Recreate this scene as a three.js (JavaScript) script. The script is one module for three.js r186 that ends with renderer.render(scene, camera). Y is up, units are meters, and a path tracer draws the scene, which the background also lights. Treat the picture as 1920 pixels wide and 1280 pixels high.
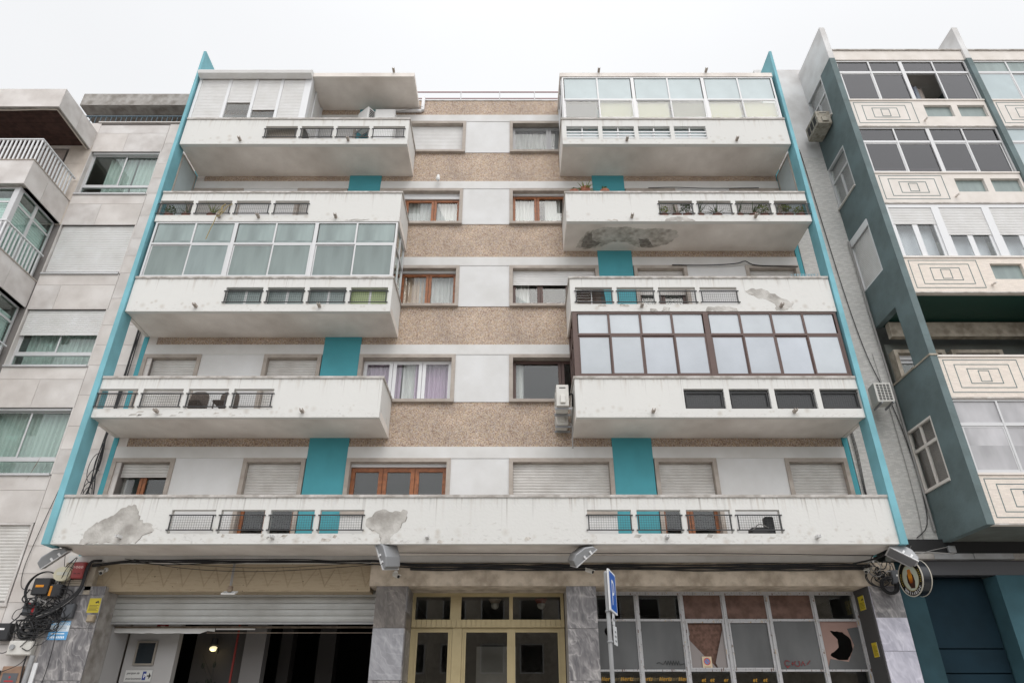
import * as THREE from 'three';
import { mergeGeometries } from 'three/addons/utils/BufferGeometryUtils.js';
import { RoundedBoxGeometry } from 'three/addons/geometries/RoundedBoxGeometry.js';

// ---------------------------------------------------------------- camera, sky, sun, exposure
const scene = new THREE.Scene();
const camera = new THREE.PerspectiveCamera(53.13, 1024 / 682, 0.1, 400);
camera.position.set(0, 1.6, 0);
const PITCH = 29.213 * Math.PI / 180;
camera.lookAt(0, 1.6 + Math.sin(PITCH), -Math.cos(PITCH));

const renderer = new THREE.WebGLRenderer({ antialias: true });
renderer.setSize(1024, 682);
renderer.toneMapping = THREE.LinearToneMapping;
renderer.toneMappingExposure = 0.78;
renderer.shadowMap.enabled = true;
renderer.shadowMap.type = THREE.PCFSoftShadowMap;

function rng(seed) { let a = seed >>> 0; return () => { a = (a + 0x6D2B79F5) >>> 0; let t = a; t = Math.imul(t ^ (t >>> 15), t | 1); t ^= t + Math.imul(t ^ (t >>> 7), t | 61); return ((t ^ (t >>> 14)) >>> 0) / 4294967296; }; }
// tileable value noise in 2D
function valueNoise(seed, P) {
  const r = rng(seed), g = new Float32Array(P * P); for (let i = 0; i < P * P; i++) g[i] = r();
  return (x, y) => {
    x = ((x % P) + P) % P; y = ((y % P) + P) % P; const xi = Math.floor(x), yi = Math.floor(y); let fx = x - xi, fy = y - yi;
    fx = fx * fx * (3 - 2 * fx); fy = fy * fy * (3 - 2 * fy); const x1 = (xi + 1) % P, y1 = (yi + 1) % P;
    return (g[yi * P + xi] * (1 - fx) + g[yi * P + x1] * fx) * (1 - fy) + (g[y1 * P + xi] * (1 - fx) + g[y1 * P + x1] * fx) * fy;
  };
}
function fbm(seed, base, oct = 4) {           // u, v in 0..1, tileable
  const ns = []; for (let i = 0; i < oct; i++) ns.push(valueNoise(seed + i * 17, base << i));
  return (u, v) => { let s = 0, a = 0.5, t = 0; for (let i = 0; i < oct; i++) { s += a * ns[i](u * (base << i), v * (base << i)); t += a; a *= 0.5; } return s / t; };
}
const sunDir = new THREE.Vector3(0.15, 0.72, 0.68).normalize();
{ // overcast sky: even white cloud, brighter towards the veiled sun behind the camera
  const W = 512, Hh = 256, d = new Float32Array(W * Hh * 4), n = fbm(5, 8, 5), v = new THREE.Vector3();
  for (let j = 0; j < Hh; j++) for (let i = 0; i < W; i++) {
    const phi = (i + 0.5) / W * 2 * Math.PI - Math.PI, th = ((j + 0.5) / Hh - 0.5) * Math.PI;   // row 0 = straight down
    v.set(Math.cos(th) * Math.cos(phi), Math.sin(th), Math.cos(th) * Math.sin(phi));
    const up = Math.max(0, v.y), k = Math.max(0, v.dot(sunDir));
    let L = 0.97 + 0.20 * up + 1.45 * Math.pow(k, 2.4) + (n(i / W, j / Hh) - 0.5) * 0.14;
    if (v.y < 0) L = 0.35;
    const o = (j * W + i) * 4; d[o] = L * 0.985; d[o + 1] = L * 0.998; d[o + 2] = L * 1.02; d[o + 3] = 1;
  }
  const t = new THREE.DataTexture(d, W, Hh, THREE.RGBAFormat, THREE.FloatType);
  t.mapping = THREE.EquirectangularReflectionMapping; t.magFilter = t.minFilter = THREE.LinearFilter; t.needsUpdate = true;
  scene.background = t; scene.environment = t; scene.backgroundIntensity = 1.08; scene.environmentIntensity = 1.08;
}
const sun = new THREE.DirectionalLight(0xfff8ef, 0.85);
sun.position.copy(sunDir).multiplyScalar(60).add(new THREE.Vector3(0, 8, -15)); sun.target.position.set(0, 8, -15);
sun.castShadow = true; sun.shadow.radius = 60; sun.shadow.mapSize.set(4096, 4096);
Object.assign(sun.shadow.camera, { left: -30, right: 30, top: 30, bottom: -30, near: 1, far: 150 });
scene.add(sun, sun.target);

// ---------------------------------------------------------------- helpers
const org = new WeakMap(), used = {};
function numbered(n) { const k = used[n] = (used[n] ?? -1) + 1; return k ? n + '_' + String(k).padStart(3, '0') : n; }
function origin(o) { while (o && !org.has(o)) o = o.parent; return o ? org.get(o) : [0, 0, 0]; }
function thing(name, label, category, p = [0, 0, 0], group, kind) {
  const o = new THREE.Group(); o.name = numbered(name); o.position.set(...p); org.set(o, p); scene.add(o);
  o.userData = { label, category }; if (group) o.userData.group = group; if (kind) o.userData.kind = kind; return o;
}
function plain(g) { const q = g.index ? g.toNonIndexed() : g; for (const k of Object.keys(q.attributes)) if (!['position', 'normal', 'uv'].includes(k)) q.deleteAttribute(k); if (!q.attributes.uv) q.setAttribute('uv', new THREE.BufferAttribute(new Float32Array(q.attributes.position.count * 2), 2)); return q; }
function worldUV(g) {
  const p = g.attributes.position, n = g.attributes.normal, u = g.attributes.uv;
  for (let i = 0; i < p.count; i += 3) {
    const nx = Math.abs(n.getX(i) + n.getX(i + 1) + n.getX(i + 2)), ny = Math.abs(n.getY(i) + n.getY(i + 1) + n.getY(i + 2)), nz = Math.abs(n.getZ(i) + n.getZ(i + 1) + n.getZ(i + 2));
    for (let k = i; k < i + 3; k++) { const x = p.getX(k), y = p.getY(k), z = p.getZ(k); if (ny > nx && ny > nz) u.setXY(k, x, z); else if (nx > nz) u.setXY(k, z, y); else u.setXY(k, x, y); }
  }
  return g;
}
function mesh(name, geos, mat, parent, { uv = true, shift = 0, kind, label } = {}) {
  const list = (Array.isArray(geos) ? geos : [geos]).map(plain);
  let g = list.length > 1 ? mergeGeometries(list, false) : list[0];
  if (uv) worldUV(g);
  if (shift) { const u = g.attributes.uv; for (let i = 0; i < u.count; i++) u.setX(i, u.getX(i) + shift); }
  const o = origin(parent); g.translate(-o[0], -o[1], -o[2]);
  const m = new THREE.Mesh(g, mat); m.name = name; m.castShadow = m.receiveShadow = true; parent.add(m);
  if (kind) m.userData.kind = kind; if (label) m.userData.label = label; return m;
}
function bx(x0, x1, y0, y1, z0, z1) { const g = new THREE.BoxGeometry(Math.abs(x1 - x0), Math.abs(y1 - y0), Math.abs(z1 - z0)); g.translate((x0 + x1) / 2, (y0 + y1) / 2, (z0 + z1) / 2); return g; }
function rbx(x0, x1, y0, y1, z0, z1, r = 0.02, s = 2) { const g = new RoundedBoxGeometry(Math.abs(x1 - x0), Math.abs(y1 - y0), Math.abs(z1 - z0), s, r); g.translate((x0 + x1) / 2, (y0 + y1) / 2, (z0 + z1) / 2); return g; }
function tube(pts, r, seg = 24, rad = 5, closed = false) { return new THREE.TubeGeometry(new THREE.CatmullRomCurve3(pts.map(p => new THREE.Vector3(...p)), closed, 'centripetal'), seg, r, rad, closed); }
function rod(a, b, r, rad = 6) { const A = new THREE.Vector3(...a), B = new THREE.Vector3(...b), d = B.clone().sub(A), g = new THREE.CylinderGeometry(r, r, d.length(), rad); g.applyQuaternion(new THREE.Quaternion().setFromUnitVectors(new THREE.Vector3(0, 1, 0), d.normalize())); g.translate((A.x + B.x) / 2, (A.y + B.y) / 2, (A.z + B.z) / 2); return g; }
function bar(a, b, w, t) { const A = new THREE.Vector3(...a), B = new THREE.Vector3(...b), d = B.clone().sub(A), g = new THREE.BoxGeometry(w, d.length(), t); g.applyQuaternion(new THREE.Quaternion().setFromUnitVectors(new THREE.Vector3(0, 1, 0), d.normalize())); g.translate((A.x + B.x) / 2, (A.y + B.y) / 2, (A.z + B.z) / 2); return g; }
function ring(x0, x1, y0, y1, z0, z1, w) { return [bx(x0, x1, y1 - w, y1, z0, z1), bx(x0, x1, y0, y0 + w, z0, z1), bx(x0, x0 + w, y0 + w, y1 - w, z0, z1), bx(x1 - w, x1, y0 + w, y1 - w, z0, z1)]; }
// a box given along the side axis: s along z, o along x (for surfaces that face sideways)
function sring(x0, x1, y0, y1, z0, z1, w) { return [bx(x0, x1, y1 - w, y1, z0, z1), bx(x0, x1, y0, y0 + w, z0, z1), bx(x0, x1, y0 + w, y1 - w, z0, z0 + w), bx(x0, x1, y0 + w, y1 - w, z1 - w, z1)]; }
function poly(pts, depth = 0.006, holes = []) { const s = new THREE.Shape(pts.map(p => new THREE.Vector2(...p))); for (const h of holes) s.holes.push(new THREE.Path(h.map(p => new THREE.Vector2(...p)))); return new THREE.ExtrudeGeometry(s, { depth, bevelEnabled: false }); }
function strips(rows, x0, x1) { // rows: [y, z] profile polyline swept along x
  const P = []; for (let i = 0; i + 1 < rows.length; i++) { const [a, za] = rows[i], [b, zb] = rows[i + 1]; P.push(x0, a, za, x1, a, za, x1, b, zb, x0, a, za, x1, b, zb, x0, b, zb); }
  const g = new THREE.BufferGeometry(); g.setAttribute('position', new THREE.Float32BufferAttribute(P, 3)); g.setAttribute('uv', new THREE.Float32BufferAttribute(new Float32Array(P.length / 3 * 2), 2)); g.computeVertexNormals(); return g;
}
function shutterGeo(x0, x1, y0, y1, z, pitch = 0.062) {
  const n = Math.max(1, Math.round((y1 - y0) / pitch)), p = (y1 - y0) / n, rows = [];
  for (let i = 0; i < n; i++) { const y = y0 + i * p; rows.push([y, z - 0.012], [y + p * 0.10, z], [y + p * 0.5, z + 0.007], [y + p * 0.9, z], [y + p * 0.995, z - 0.012]); }
  return strips(rows, x0, x1);
}
function curtainGeo(x0, x1, y0, y1, z, seed = 1, amp = 0.03, pitch = 0.13) {
  const n = Math.ceil((x1 - x0) / 0.018), r = rng(seed), ph = r() * 6, P = []; let a = ph;
  const xs = [], zs = []; for (let i = 0; i <= n; i++) { xs.push(x0 + (x1 - x0) * i / n); zs.push(z + amp * Math.sin(a) + amp * 0.35 * Math.sin(a * 2.3 + 1)); a += (x1 - x0) / n / pitch * 6.283 * (0.7 + 0.6 * r()); }
  for (let i = 0; i < n; i++) P.push(xs[i], y0, zs[i], xs[i + 1], y0, zs[i + 1], xs[i + 1], y1, zs[i + 1], xs[i], y0, zs[i], xs[i + 1], y1, zs[i + 1], xs[i], y1, zs[i]);
  const g = new THREE.BufferGeometry(); g.setAttribute('position', new THREE.Float32BufferAttribute(P, 3)); g.setAttribute('uv', new THREE.Float32BufferAttribute(new Float32Array(P.length / 3 * 2), 2)); g.computeVertexNormals(); return g;
}

// ---------------------------------------------------------------- textures
const C = (r, g, b) => new THREE.Color().setRGB(r, g, b);
function tex(canvasOrData, w, h, color = true) {
  const t = canvasOrData.getContext ? new THREE.CanvasTexture(canvasOrData) : new THREE.DataTexture(canvasOrData, w, h);
  t.wrapS = t.wrapT = THREE.RepeatWrapping; t.magFilter = THREE.LinearFilter; t.minFilter = THREE.LinearMipmapLinearFilter; t.generateMipmaps = true; if (color) t.colorSpace = THREE.SRGBColorSpace; t.needsUpdate = true; return t;
}
function rep(t, w, h) { const c = t.clone(); c.repeat.set(1 / w, 1 / h); c.needsUpdate = true; return c; }
function canvas(w, h) { const c = document.createElement('canvas'); c.width = w; c.height = h; return c; }
// grey noise that multiplies a base colour
function mottle(size, seed, base, lo, hi, tint = [0, 0, 0], speck = 0) {
  const n = fbm(seed, base, 6), r = rng(seed + 99), d = new Uint8Array(size * size * 4);
  for (let j = 0; j < size; j++) for (let i = 0; i < size; i++) {
    let k = n(i / size, j / size); k = Math.min(1, Math.max(0, (k - 0.5) * 1.9 + 0.5)); let v = lo + (hi - lo) * k + (r() - 0.5) * speck; const o = (j * size + i) * 4;
    for (let c = 0; c < 3; c++) d[o + c] = Math.max(0, Math.min(255, 255 * (v - tint[c] * (1 - k)))); d[o + 3] = 255;
  }
  return tex(d, size, size);
}
function heights(size, seed, base, oct = 6) { const n = fbm(seed, base, oct), d = new Uint8Array(size * size * 4); for (let i = 0; i < size * size; i++) { const v = 255 * n((i % size) / size, Math.floor(i / size) / size); d[i * 4] = d[i * 4 + 1] = d[i * 4 + 2] = v; d[i * 4 + 3] = 255; } return tex(d, size, size, false); }
const T = {};
T.plaster = mottle(512, 11, 4, 0.945, 1.0, [0, 0.004, 0.012], 0.015);
T.stone = mottle(512, 21, 4, 0.88, 1.0, [0, 0.012, 0.02], 0.04);
T.rough = mottle(512, 31, 8, 0.76, 1.0, [0, 0.015, 0.035], 0.09);
T.soft = mottle(256, 41, 2, 0.90, 1.0, [0, 0, 0], 0.01);
T.patch = mottle(512, 71, 6, 0.74, 1.0, [0, 0.01, 0.02], 0.05);
T.bump = heights(512, 51, 16);
T.bumpFine = heights(512, 61, 64, 4);
// wall mosaic of small bars laid in pairs, upright and flat
{
  const c = canvas(1024, 1024), x = c.getContext('2d'), r = rng(7), n = fbm(77, 4, 4); x.fillStyle = '#85705c'; x.fillRect(0, 0, 1024, 1024);
  const pal = [[212, 190, 160], [200, 176, 146], [186, 160, 130], [216, 198, 172], [168, 140, 110], [190, 176, 160], [206, 180, 140], [150, 122, 98], [194, 172, 148], [206, 186, 150]];
  for (let j = 0; j < 64; j++) for (let i = 0; i < 64; i++) {
    const up = r() < 0.5, s = 0.86 + 0.26 * n(i / 64, j / 64);
    for (let k = 0; k < 2; k++) {
      const p = pal[Math.floor(r() * pal.length)], q = s * (0.92 + 0.16 * r()); x.fillStyle = `rgb(${p[0] * q | 0},${p[1] * q + 2 | 0},${p[2] * q + 13 | 0})`;
      const ox = i * 16, oy = j * 16; if (up) x.fillRect(ox + k * 8 + 1, oy + 1, 6.6, 14.4); else x.fillRect(ox + 1, oy + k * 8 + 1, 14.4, 6.6);
    }
  }
  T.mosaic = tex(c);
}
// parapet paint: run-off streaks below the coping, grime near the lower edge (1 tile = 9.2 x 2.9 m; v = 0 at the parapet's foot)
function parapetTex(w, h, mW, mH, seed, strong) {
  const c = canvas(w, h), x = c.getContext('2d'), r = rng(seed), sx = w / mW, sy = h / mH; x.fillStyle = '#f6f6f5'; x.fillRect(0, 0, w, h);
  const n = fbm(seed, 4, 6), id = x.getImageData(0, 0, w, h);
  for (let j = 0; j < h; j++) for (let i = 0; i < w; i++) { const k = n(i / w, j / h * mH / mW * 1.0) - 0.5, o = (j * w + i) * 4, f = 1 + k * 0.05; id.data[o] *= f; id.data[o + 1] *= f; id.data[o + 2] *= f - 0.004; }
  x.putImageData(id, 0, 0);
  const Y = m => h - m * sy;                               // metres above the foot -> canvas row
  for (let i = 0; i < strong * 150; i++) {                 // streaks
    const px = r() * w, top = 1.06, len = (0.10 + 0.55 * r() * r()) * (strong > 1 && r() < 0.2 ? 1.7 : 1), wd = (0.012 + 0.05 * r()) * sx, a = 0.05 + 0.15 * r() * r();
    const g = x.createLinearGradient(0, Y(top), 0, Y(top - len)); const col = r() < 0.55 ? '134,108,86' : '110,104,98';
    g.addColorStop(0, `rgba(${col},${a})`); g.addColorStop(0.6, `rgba(${col},${a * 0.6})`); g.addColorStop(1, `rgba(${col},0)`); x.fillStyle = g; x.fillRect(px, Y(top), wd, len * sy);
  }
  for (let i = 0; i < strong * 26; i++) { const px = r() * w, len = 0.15 + 0.75 * r(), a = 0.12 + 0.22 * r(); const g = x.createLinearGradient(0, Y(1.06), 0, Y(1.06 - len)); g.addColorStop(0, `rgba(84,70,60,${a})`); g.addColorStop(1, 'rgba(84,70,60,0)'); x.fillStyle = g; x.fillRect(px, Y(1.06), 1.2 + 1.6 * r(), len * sy); }
  for (let i = 0; i < strong * 260; i++) {                 // scuffs and blistered paint low down
    const px = r() * w, m = 0.02 + 0.24 * r() * r() * (strong > 1 ? 2.0 : 1), a = 0.03 + 0.10 * r(); x.strokeStyle = `rgba(${r() < 0.5 ? '120,100,82' : '96,92,88'},${a})`; x.lineWidth = 0.6 + 1.6 * r(); x.beginPath(); let qx = px, qy = Y(m); x.moveTo(qx, qy); for (let k = 0; k < 5; k++) { qx += (r() - 0.4) * 0.07 * sx; qy += (r() - 0.5) * 0.03 * sy; x.lineTo(qx, qy); } x.stroke();
  }
  for (let i = 0; i < strong * 40; i++) { const px = r() * w, m = 0.03 + 0.3 * r(), R = (0.02 + 0.08 * r()) * sx; const g = x.createRadialGradient(px, Y(m), 0, px, Y(m), R); g.addColorStop(0, `rgba(150,128,108,${0.08 + 0.18 * r()})`); g.addColorStop(1, 'rgba(150,128,108,0)'); x.fillStyle = g; x.fillRect(px - R, Y(m) - R, 2 * R, 2 * R); }
  return tex(c);
}
T.parapet = parapetTex(2048, 640, 9.2, 2.9, 101, 1);
T.parapetLow = parapetTex(2048, 320, 18.4, 2.9, 202, 2.2);
// veined grey marble
function marble(seed, dark, light, amp, size = 512) {   // long veins leaning across the slab
  const ns = [0, 1, 2, 3].map(i => valueNoise(seed + i * 13, 8 << i)), d = new Uint8Array(size * size * 4), wob = fbm(seed + 5, 4, 4);
  for (let j = 0; j < size; j++) for (let i = 0; i < size; i++) {
    const u = i / size, v = j / size, w = (wob(u, v) - 0.5) * amp * 0.35; let k = 0, t = 0, a = 1;
    for (let q = 0; q < 4; q++) { const f = 1 << q; k += a * ns[q]((16 * u + 8 * v + w * 2) * f, (8 * v + w) * f * 0.5 * 2); t += a; a *= 0.72; }
    k = (k / t - 0.5) * 2.1 + 0.5; const ridge = Math.pow(1 - Math.min(1, Math.abs(ns[0](8 * u + 8 * v + w * 3, 8 * v) - 0.5) * 6), 3); k = Math.max(0, Math.min(1, k * 0.7 + ridge * 0.45));
    const o = (j * size + i) * 4; for (let c = 0; c < 3; c++) d[o + c] = dark[c] + (light[c] - dark[c]) * k; d[o + 3] = 255;
  }
  return tex(d, size, size);
}
T.marble = marble(301, [104, 102, 104], [198, 194, 190], 5);
T.marbleDark = marble(311, [104, 99, 95], [160, 153, 147], 4);
T.marblePale = marble(321, [176, 175, 186], [222, 220, 228], 4);
T.marbleLight = marble(331, [140, 140, 144], [176, 176, 180], 3);
// fine horizontal cladding courses
function courses(rows, cols, base, joint, seed, vary) {
  const c = canvas(512, 512), x = c.getContext('2d'), r = rng(seed); x.fillStyle = joint; x.fillRect(0, 0, 512, 512); const hh = 512 / rows, ww = 512 / cols;
  for (let j = 0; j < rows; j++) { const off = (j % 2) * ww / 2; for (let i = -1; i <= cols; i++) { const q = 1 - vary * r(); x.fillStyle = `rgb(${base[0] * q | 0},${base[1] * q | 0},${base[2] * q | 0})`; x.fillRect(i * ww + off + 0.7, j * hh + 0.8, ww - 1.2, hh - 1.6); } }
  return tex(c);
}
T.greyTile = courses(28, 9, [226, 224, 220], '#aeaba6', 401, 0.09);
T.creamTile = courses(30, 8, [240, 230, 220], '#d2c4b6', 402, 0.05);
{ // frosted panes: soft upright clouding of what stands behind the glass
  const n = fbm(501, 4, 4), size = 256, d = new Uint8Array(size * size * 4);
  for (let j = 0; j < size; j++) for (let i = 0; i < size; i++) { const k = n(i / size * 1, j / size * 0.5), v = 178 + 70 * k, o = (j * size + i) * 4; d[o] = v; d[o + 1] = v; d[o + 2] = v; d[o + 3] = 255; }
  T.frost = tex(d, size, size);
}
{ // zigzag trowel marks on the raw beam
  const c = canvas(1024, 128), x = c.getContext('2d'), r = rng(9); x.fillStyle = '#e6dfd2'; x.fillRect(0, 0, 1024, 128);
  for (let i = 0; i < 900; i++) { x.fillStyle = `rgba(${r() < 0.5 ? '90,74,50' : '200,190,170'},${0.03 + 0.06 * r()})`; const w = 4 + 40 * r(); x.fillRect(r() * 1024, r() * 128, w, 1 + 5 * r()); }
  x.lineWidth = 5; for (let k = 0; k < 14; k++) { const o = 20 + k * 72 + 14 * r(); x.strokeStyle = `rgba(70,58,40,${0.05 + 0.13 * r()})`; x.beginPath(); x.moveTo(o + 8 * r(), 14 + 12 * r()); x.lineTo(o + 24 + 12 * r(), 104); x.lineTo(o + 52 + 16 * r(), 24 + 10 * r()); x.stroke(); }
  for (let i = 0; i < 46; i++) { x.fillStyle = r() < 0.6 ? 'rgba(245,240,228,0.8)' : 'rgba(50,40,30,0.7)'; x.beginPath(); x.arc(r() * 1024, r() * 128, 1 + 1.6 * r(), 0, 7); x.fill(); }
  T.beam = tex(c);
}
{ // worn paint and rust of the shop's iron frames
  const c = canvas(512, 512), x = c.getContext('2d'), r = rng(19); x.fillStyle = '#d9d9da'; x.fillRect(0, 0, 512, 512);
  for (let i = 0; i < 420; i++) { const s = r(); x.fillStyle = s < 0.22 ? `rgba(92,56,38,${0.25 + 0.6 * r()})` : s < 0.30 ? `rgba(206,142,40,${0.3 + 0.5 * r()})` : `rgba(110,108,108,${0.1 + 0.3 * r()})`; const w = 2 + 26 * r() * r(), h = 2 + 60 * r() * r(); x.fillRect(r() * 512, r() * 512, w * 0.6, h); }
  T.rust = tex(c);
}
const std = (color, o = {}) => new THREE.MeshStandardMaterial({ color, roughness: 0.85, ...o });
const M = {};
const noisy = (color, t, s, o = {}) => std(color, { map: rep(t, s, s), ...o });
M.parapet = std(C(0.735, 0.728, 0.715), { map: (() => { const t = rep(T.parapet, 9.2, 2.9); t.offset.y = -4.92 / 2.9; return t; })(), bumpMap: rep(T.bump, 1.3, 1.3), bumpScale: 0.0022 });
M.parapetLow = std(C(0.735, 0.728, 0.715), { map: (() => { const t = rep(T.parapetLow, 18.4, 2.9); t.offset.y = -4.92 / 2.9; return t; })(), bumpMap: rep(T.bump, 0.7, 0.7), bumpScale: 0.003 });
M.white = noisy(C(0.71, 0.71, 0.71), T.plaster, 2.3, { bumpMap: rep(T.bump, 1.1, 1.1), bumpScale: 0.0012 });
M.lintel = noisy(C(0.70, 0.695, 0.685), T.plaster, 1.7);
M.coping = noisy(C(0.60, 0.575, 0.55), T.rough, 1.1);
M.soffit = noisy(C(0.85, 0.80, 0.75), T.stone, 2.9);
M.barePlaster = noisy(C(0.60, 0.58, 0.548), T.patch, 1.5, { bumpMap: rep(T.bump, 0.5, 0.5), bumpScale: 0.006 });
M.damp = noisy(C(0.64, 0.605, 0.56), T.rough, 0.9, { bumpMap: rep(T.bump, 0.5, 0.5), bumpScale: 0.012 });  // damp patches, and some of the shade painted on plaster patch rims
M.dampAndShade = noisy(C(0.30, 0.28, 0.255), T.rough, 0.5);  // dark damp spots; also the shade painted along plaster patch rims
M.mosaic = std(C(0.97, 0.985, 1.0), { map: rep(T.mosaic, 1.95, 1.95), roughness: 0.8 });
M.tealFin = noisy(C(0.20, 0.475, 0.55), T.stone, 2.6, { roughness: 0.75 });
M.tealWall = noisy(C(0.068, 0.345, 0.41), T.plaster, 1.9, { roughness: 0.7 });
M.surround = noisy(C(0.47, 0.42, 0.375), T.stone, 0.8);
M.marble = std(C(0.82, 0.82, 0.84), { map: rep(T.marble, 1.5, 2.4), roughness: 0.35 });
M.marbleDark = std(C(0.80, 0.79, 0.79), { map: rep(T.marbleDark, 1.4, 1.9), roughness: 0.32 });
M.marblePale = std(C(0.92, 0.92, 0.95), { map: rep(T.marblePale, 1.6, 2.6), roughness: 0.35 });
M.marbleLight = std(C(0.95, 0.95, 0.96), { map: rep(T.marbleLight, 1.6, 1.6), roughness: 0.35 });
M.beam = noisy(C(0.62, 0.535, 0.435), T.rough, 1.6, { bumpMap: rep(T.bump, 0.7, 0.7), bumpScale: 0.008 });
M.beamRaw = std(C(0.54, 0.47, 0.375), { map: (() => { const t = rep(T.beam, 6.4, 0.64); t.offset.y = -4.19 / 0.64; return t; })() });
M.plasterBeige = noisy(C(0.53, 0.47, 0.39), T.rough, 1.4);
M.glass = new THREE.MeshPhysicalMaterial({ color: C(0.97, 0.985, 0.98), roughness: 0.0, transmission: 1, thickness: 0, ior: 1.5 });
M.glassGreen = new THREE.MeshPhysicalMaterial({ color: C(0.87, 0.94, 0.92), roughness: 0.0, transmission: 1, thickness: 0, ior: 1.55 });
M.glassTint = new THREE.MeshPhysicalMaterial({ color: C(0.36, 0.33, 0.36), roughness: 0.0, transmission: 1, thickness: 0, ior: 1.65 });
M.frost = new THREE.MeshPhysicalMaterial({ color: C(0.35, 0.43, 0.42), map: rep(T.frost, 1.05, 2.6), roughness: 0.38, bumpMap: rep(T.bumpFine, 0.3, 0.3), bumpScale: 0.002 });
M.frostWhite = new THREE.MeshPhysicalMaterial({ color: C(0.55, 0.59, 0.635), map: rep(T.soft, 1.9, 1.9), roughness: 0.22 });
M.frostBlue = new THREE.MeshPhysicalMaterial({ color: C(0.45, 0.53, 0.55), map: rep(T.soft, 1.3, 1.3), roughness: 0.3 });
M.frostCool = new THREE.MeshPhysicalMaterial({ color: C(0.62, 0.61, 0.63), map: rep(T.frost, 1.4, 1.4), roughness: 0.3 });
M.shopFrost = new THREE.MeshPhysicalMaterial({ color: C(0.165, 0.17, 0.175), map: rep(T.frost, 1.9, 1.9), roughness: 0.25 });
M.wood = noisy(C(0.36, 0.125, 0.042), T.rough, 0.5, { roughness: 0.45 });
M.brown = noisy(C(0.105, 0.060, 0.050), T.plaster, 0.7, { roughness: 0.5 });
M.aluminium = std(C(0.58, 0.58, 0.585), { roughness: 0.45, metalness: 0.2 });
M.pvc = std(C(0.72, 0.725, 0.735), { roughness: 0.35 });
M.shutter = noisy(C(0.76, 0.755, 0.75), T.plaster, 1.1, { roughness: 0.5 });
M.shutterOld = noisy(C(0.70, 0.685, 0.66), T.stone, 1.7, { roughness: 0.55 });
M.curtain = new THREE.MeshPhysicalMaterial({ color: C(0.80, 0.80, 0.78), roughness: 1, transmission: 0.3, thickness: 0 });
M.curtainPurple = new THREE.MeshPhysicalMaterial({ color: C(0.66, 0.50, 0.66), roughness: 1, transmission: 0.3, thickness: 0 });
M.curtainWarm = new THREE.MeshPhysicalMaterial({ color: C(0.78, 0.60, 0.46), roughness: 1, transmission: 0.3, thickness: 0 });
M.blindYellow = std(C(0.50, 0.49, 0.355), { roughness: 0.8 });
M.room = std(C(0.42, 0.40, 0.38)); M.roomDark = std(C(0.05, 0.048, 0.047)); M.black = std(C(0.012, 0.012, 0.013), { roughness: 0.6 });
M.iron = std(C(0.035, 0.035, 0.037), { roughness: 0.6 });
M.steel = std(C(0.30, 0.305, 0.315), { roughness: 0.48, metalness: 0.5 });
M.galv = noisy(C(0.40, 0.41, 0.42), T.stone, 0.9, { roughness: 0.5, metalness: 0.3 });
M.acBody = noisy(C(0.66, 0.645, 0.61), T.plaster, 0.7, { roughness: 0.5 });
M.acWhite = std(C(0.76, 0.76, 0.75), { roughness: 0.5 });
M.cable = std(C(0.016, 0.016, 0.018), { roughness: 0.55 }); M.cableGrey = std(C(0.30, 0.29, 0.28), { roughness: 0.6 });
M.doorPaint = noisy(C(0.47, 0.385, 0.215), T.plaster, 0.8, { roughness: 0.5 });
M.leaf = std(C(0.07, 0.12, 0.035), { side: THREE.DoubleSide, roughness: 0.7 }); M.leafBright = std(C(0.20, 0.26, 0.045), { side: THREE.DoubleSide, roughness: 0.7 });
M.terracotta = noisy(C(0.32, 0.12, 0.07), T.rough, 0.4);
M.limestone = [noisy(C(0.70, 0.665, 0.64), T.stone, 1.9, { roughness: 0.7 }), noisy(C(0.685, 0.655, 0.635), T.stone, 1.5, { roughness: 0.7 }), noisy(C(0.715, 0.675, 0.645), T.stone, 2.3, { roughness: 0.7 })];
M.limestoneWarm = noisy(C(0.68, 0.61, 0.54), T.stone, 1.6, { roughness: 0.7 });
M.joint = std(C(0.22, 0.20, 0.19)); M.woodCeil = noisy(C(0.085, 0.042, 0.034), T.rough, 0.9);
M.concreteDirty = noisy(C(0.42, 0.40, 0.38), T.rough, 1.4);
M.greenSide = noisy(C(0.145, 0.198, 0.205), T.stone, 1.7, { roughness: 0.8, bumpMap: rep(T.bump, 0.9, 0.9), bumpScale: 0.004 });
M.greenCeil = std(C(0.015, 0.065, 0.048), { roughness: 0.6 }); M.greenDull = noisy(C(0.15, 0.165, 0.15), T.stone, 1.1);
M.cream = std(C(0.93, 0.92, 0.91), { map: rep(T.creamTile, 1.0, 1.0), roughness: 0.7 });
M.creamPlain = noisy(C(0.77, 0.72, 0.675), T.plaster, 1.3); M.inlay = std(C(0.12, 0.175, 0.18));
M.greyTile = std(C(0.86, 0.86, 0.86), { map: rep(T.greyTile, 1.0, 1.0), roughness: 0.7 });
M.greyRender = noisy(C(0.73, 0.73, 0.73), T.stone, 2.2, { bumpMap: rep(T.bump, 1.0, 1.0), bumpScale: 0.0015 });
const matt = (c, s) => new THREE.MeshPhysicalMaterial({ color: c, map: rep(T.stone, s, s), roughness: 0.8, specularIntensity: 0.35 }); M.navy = matt(C(0.010, 0.028, 0.042), 1.9); M.navyMid = matt(C(0.028, 0.065, 0.08), 1.7); M.navyLight = matt(C(0.06, 0.135, 0.165), 1.9);
M.shopFrame = std(C(0.62, 0.62, 0.63), { map: rep(T.rust, 1.1, 1.1), roughness: 0.6 });
M.boardBrown = noisy(C(0.165, 0.098, 0.078), T.rough, 1.1); M.boardPink = noisy(C(0.34, 0.225, 0.195), T.plaster, 1.0);
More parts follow.
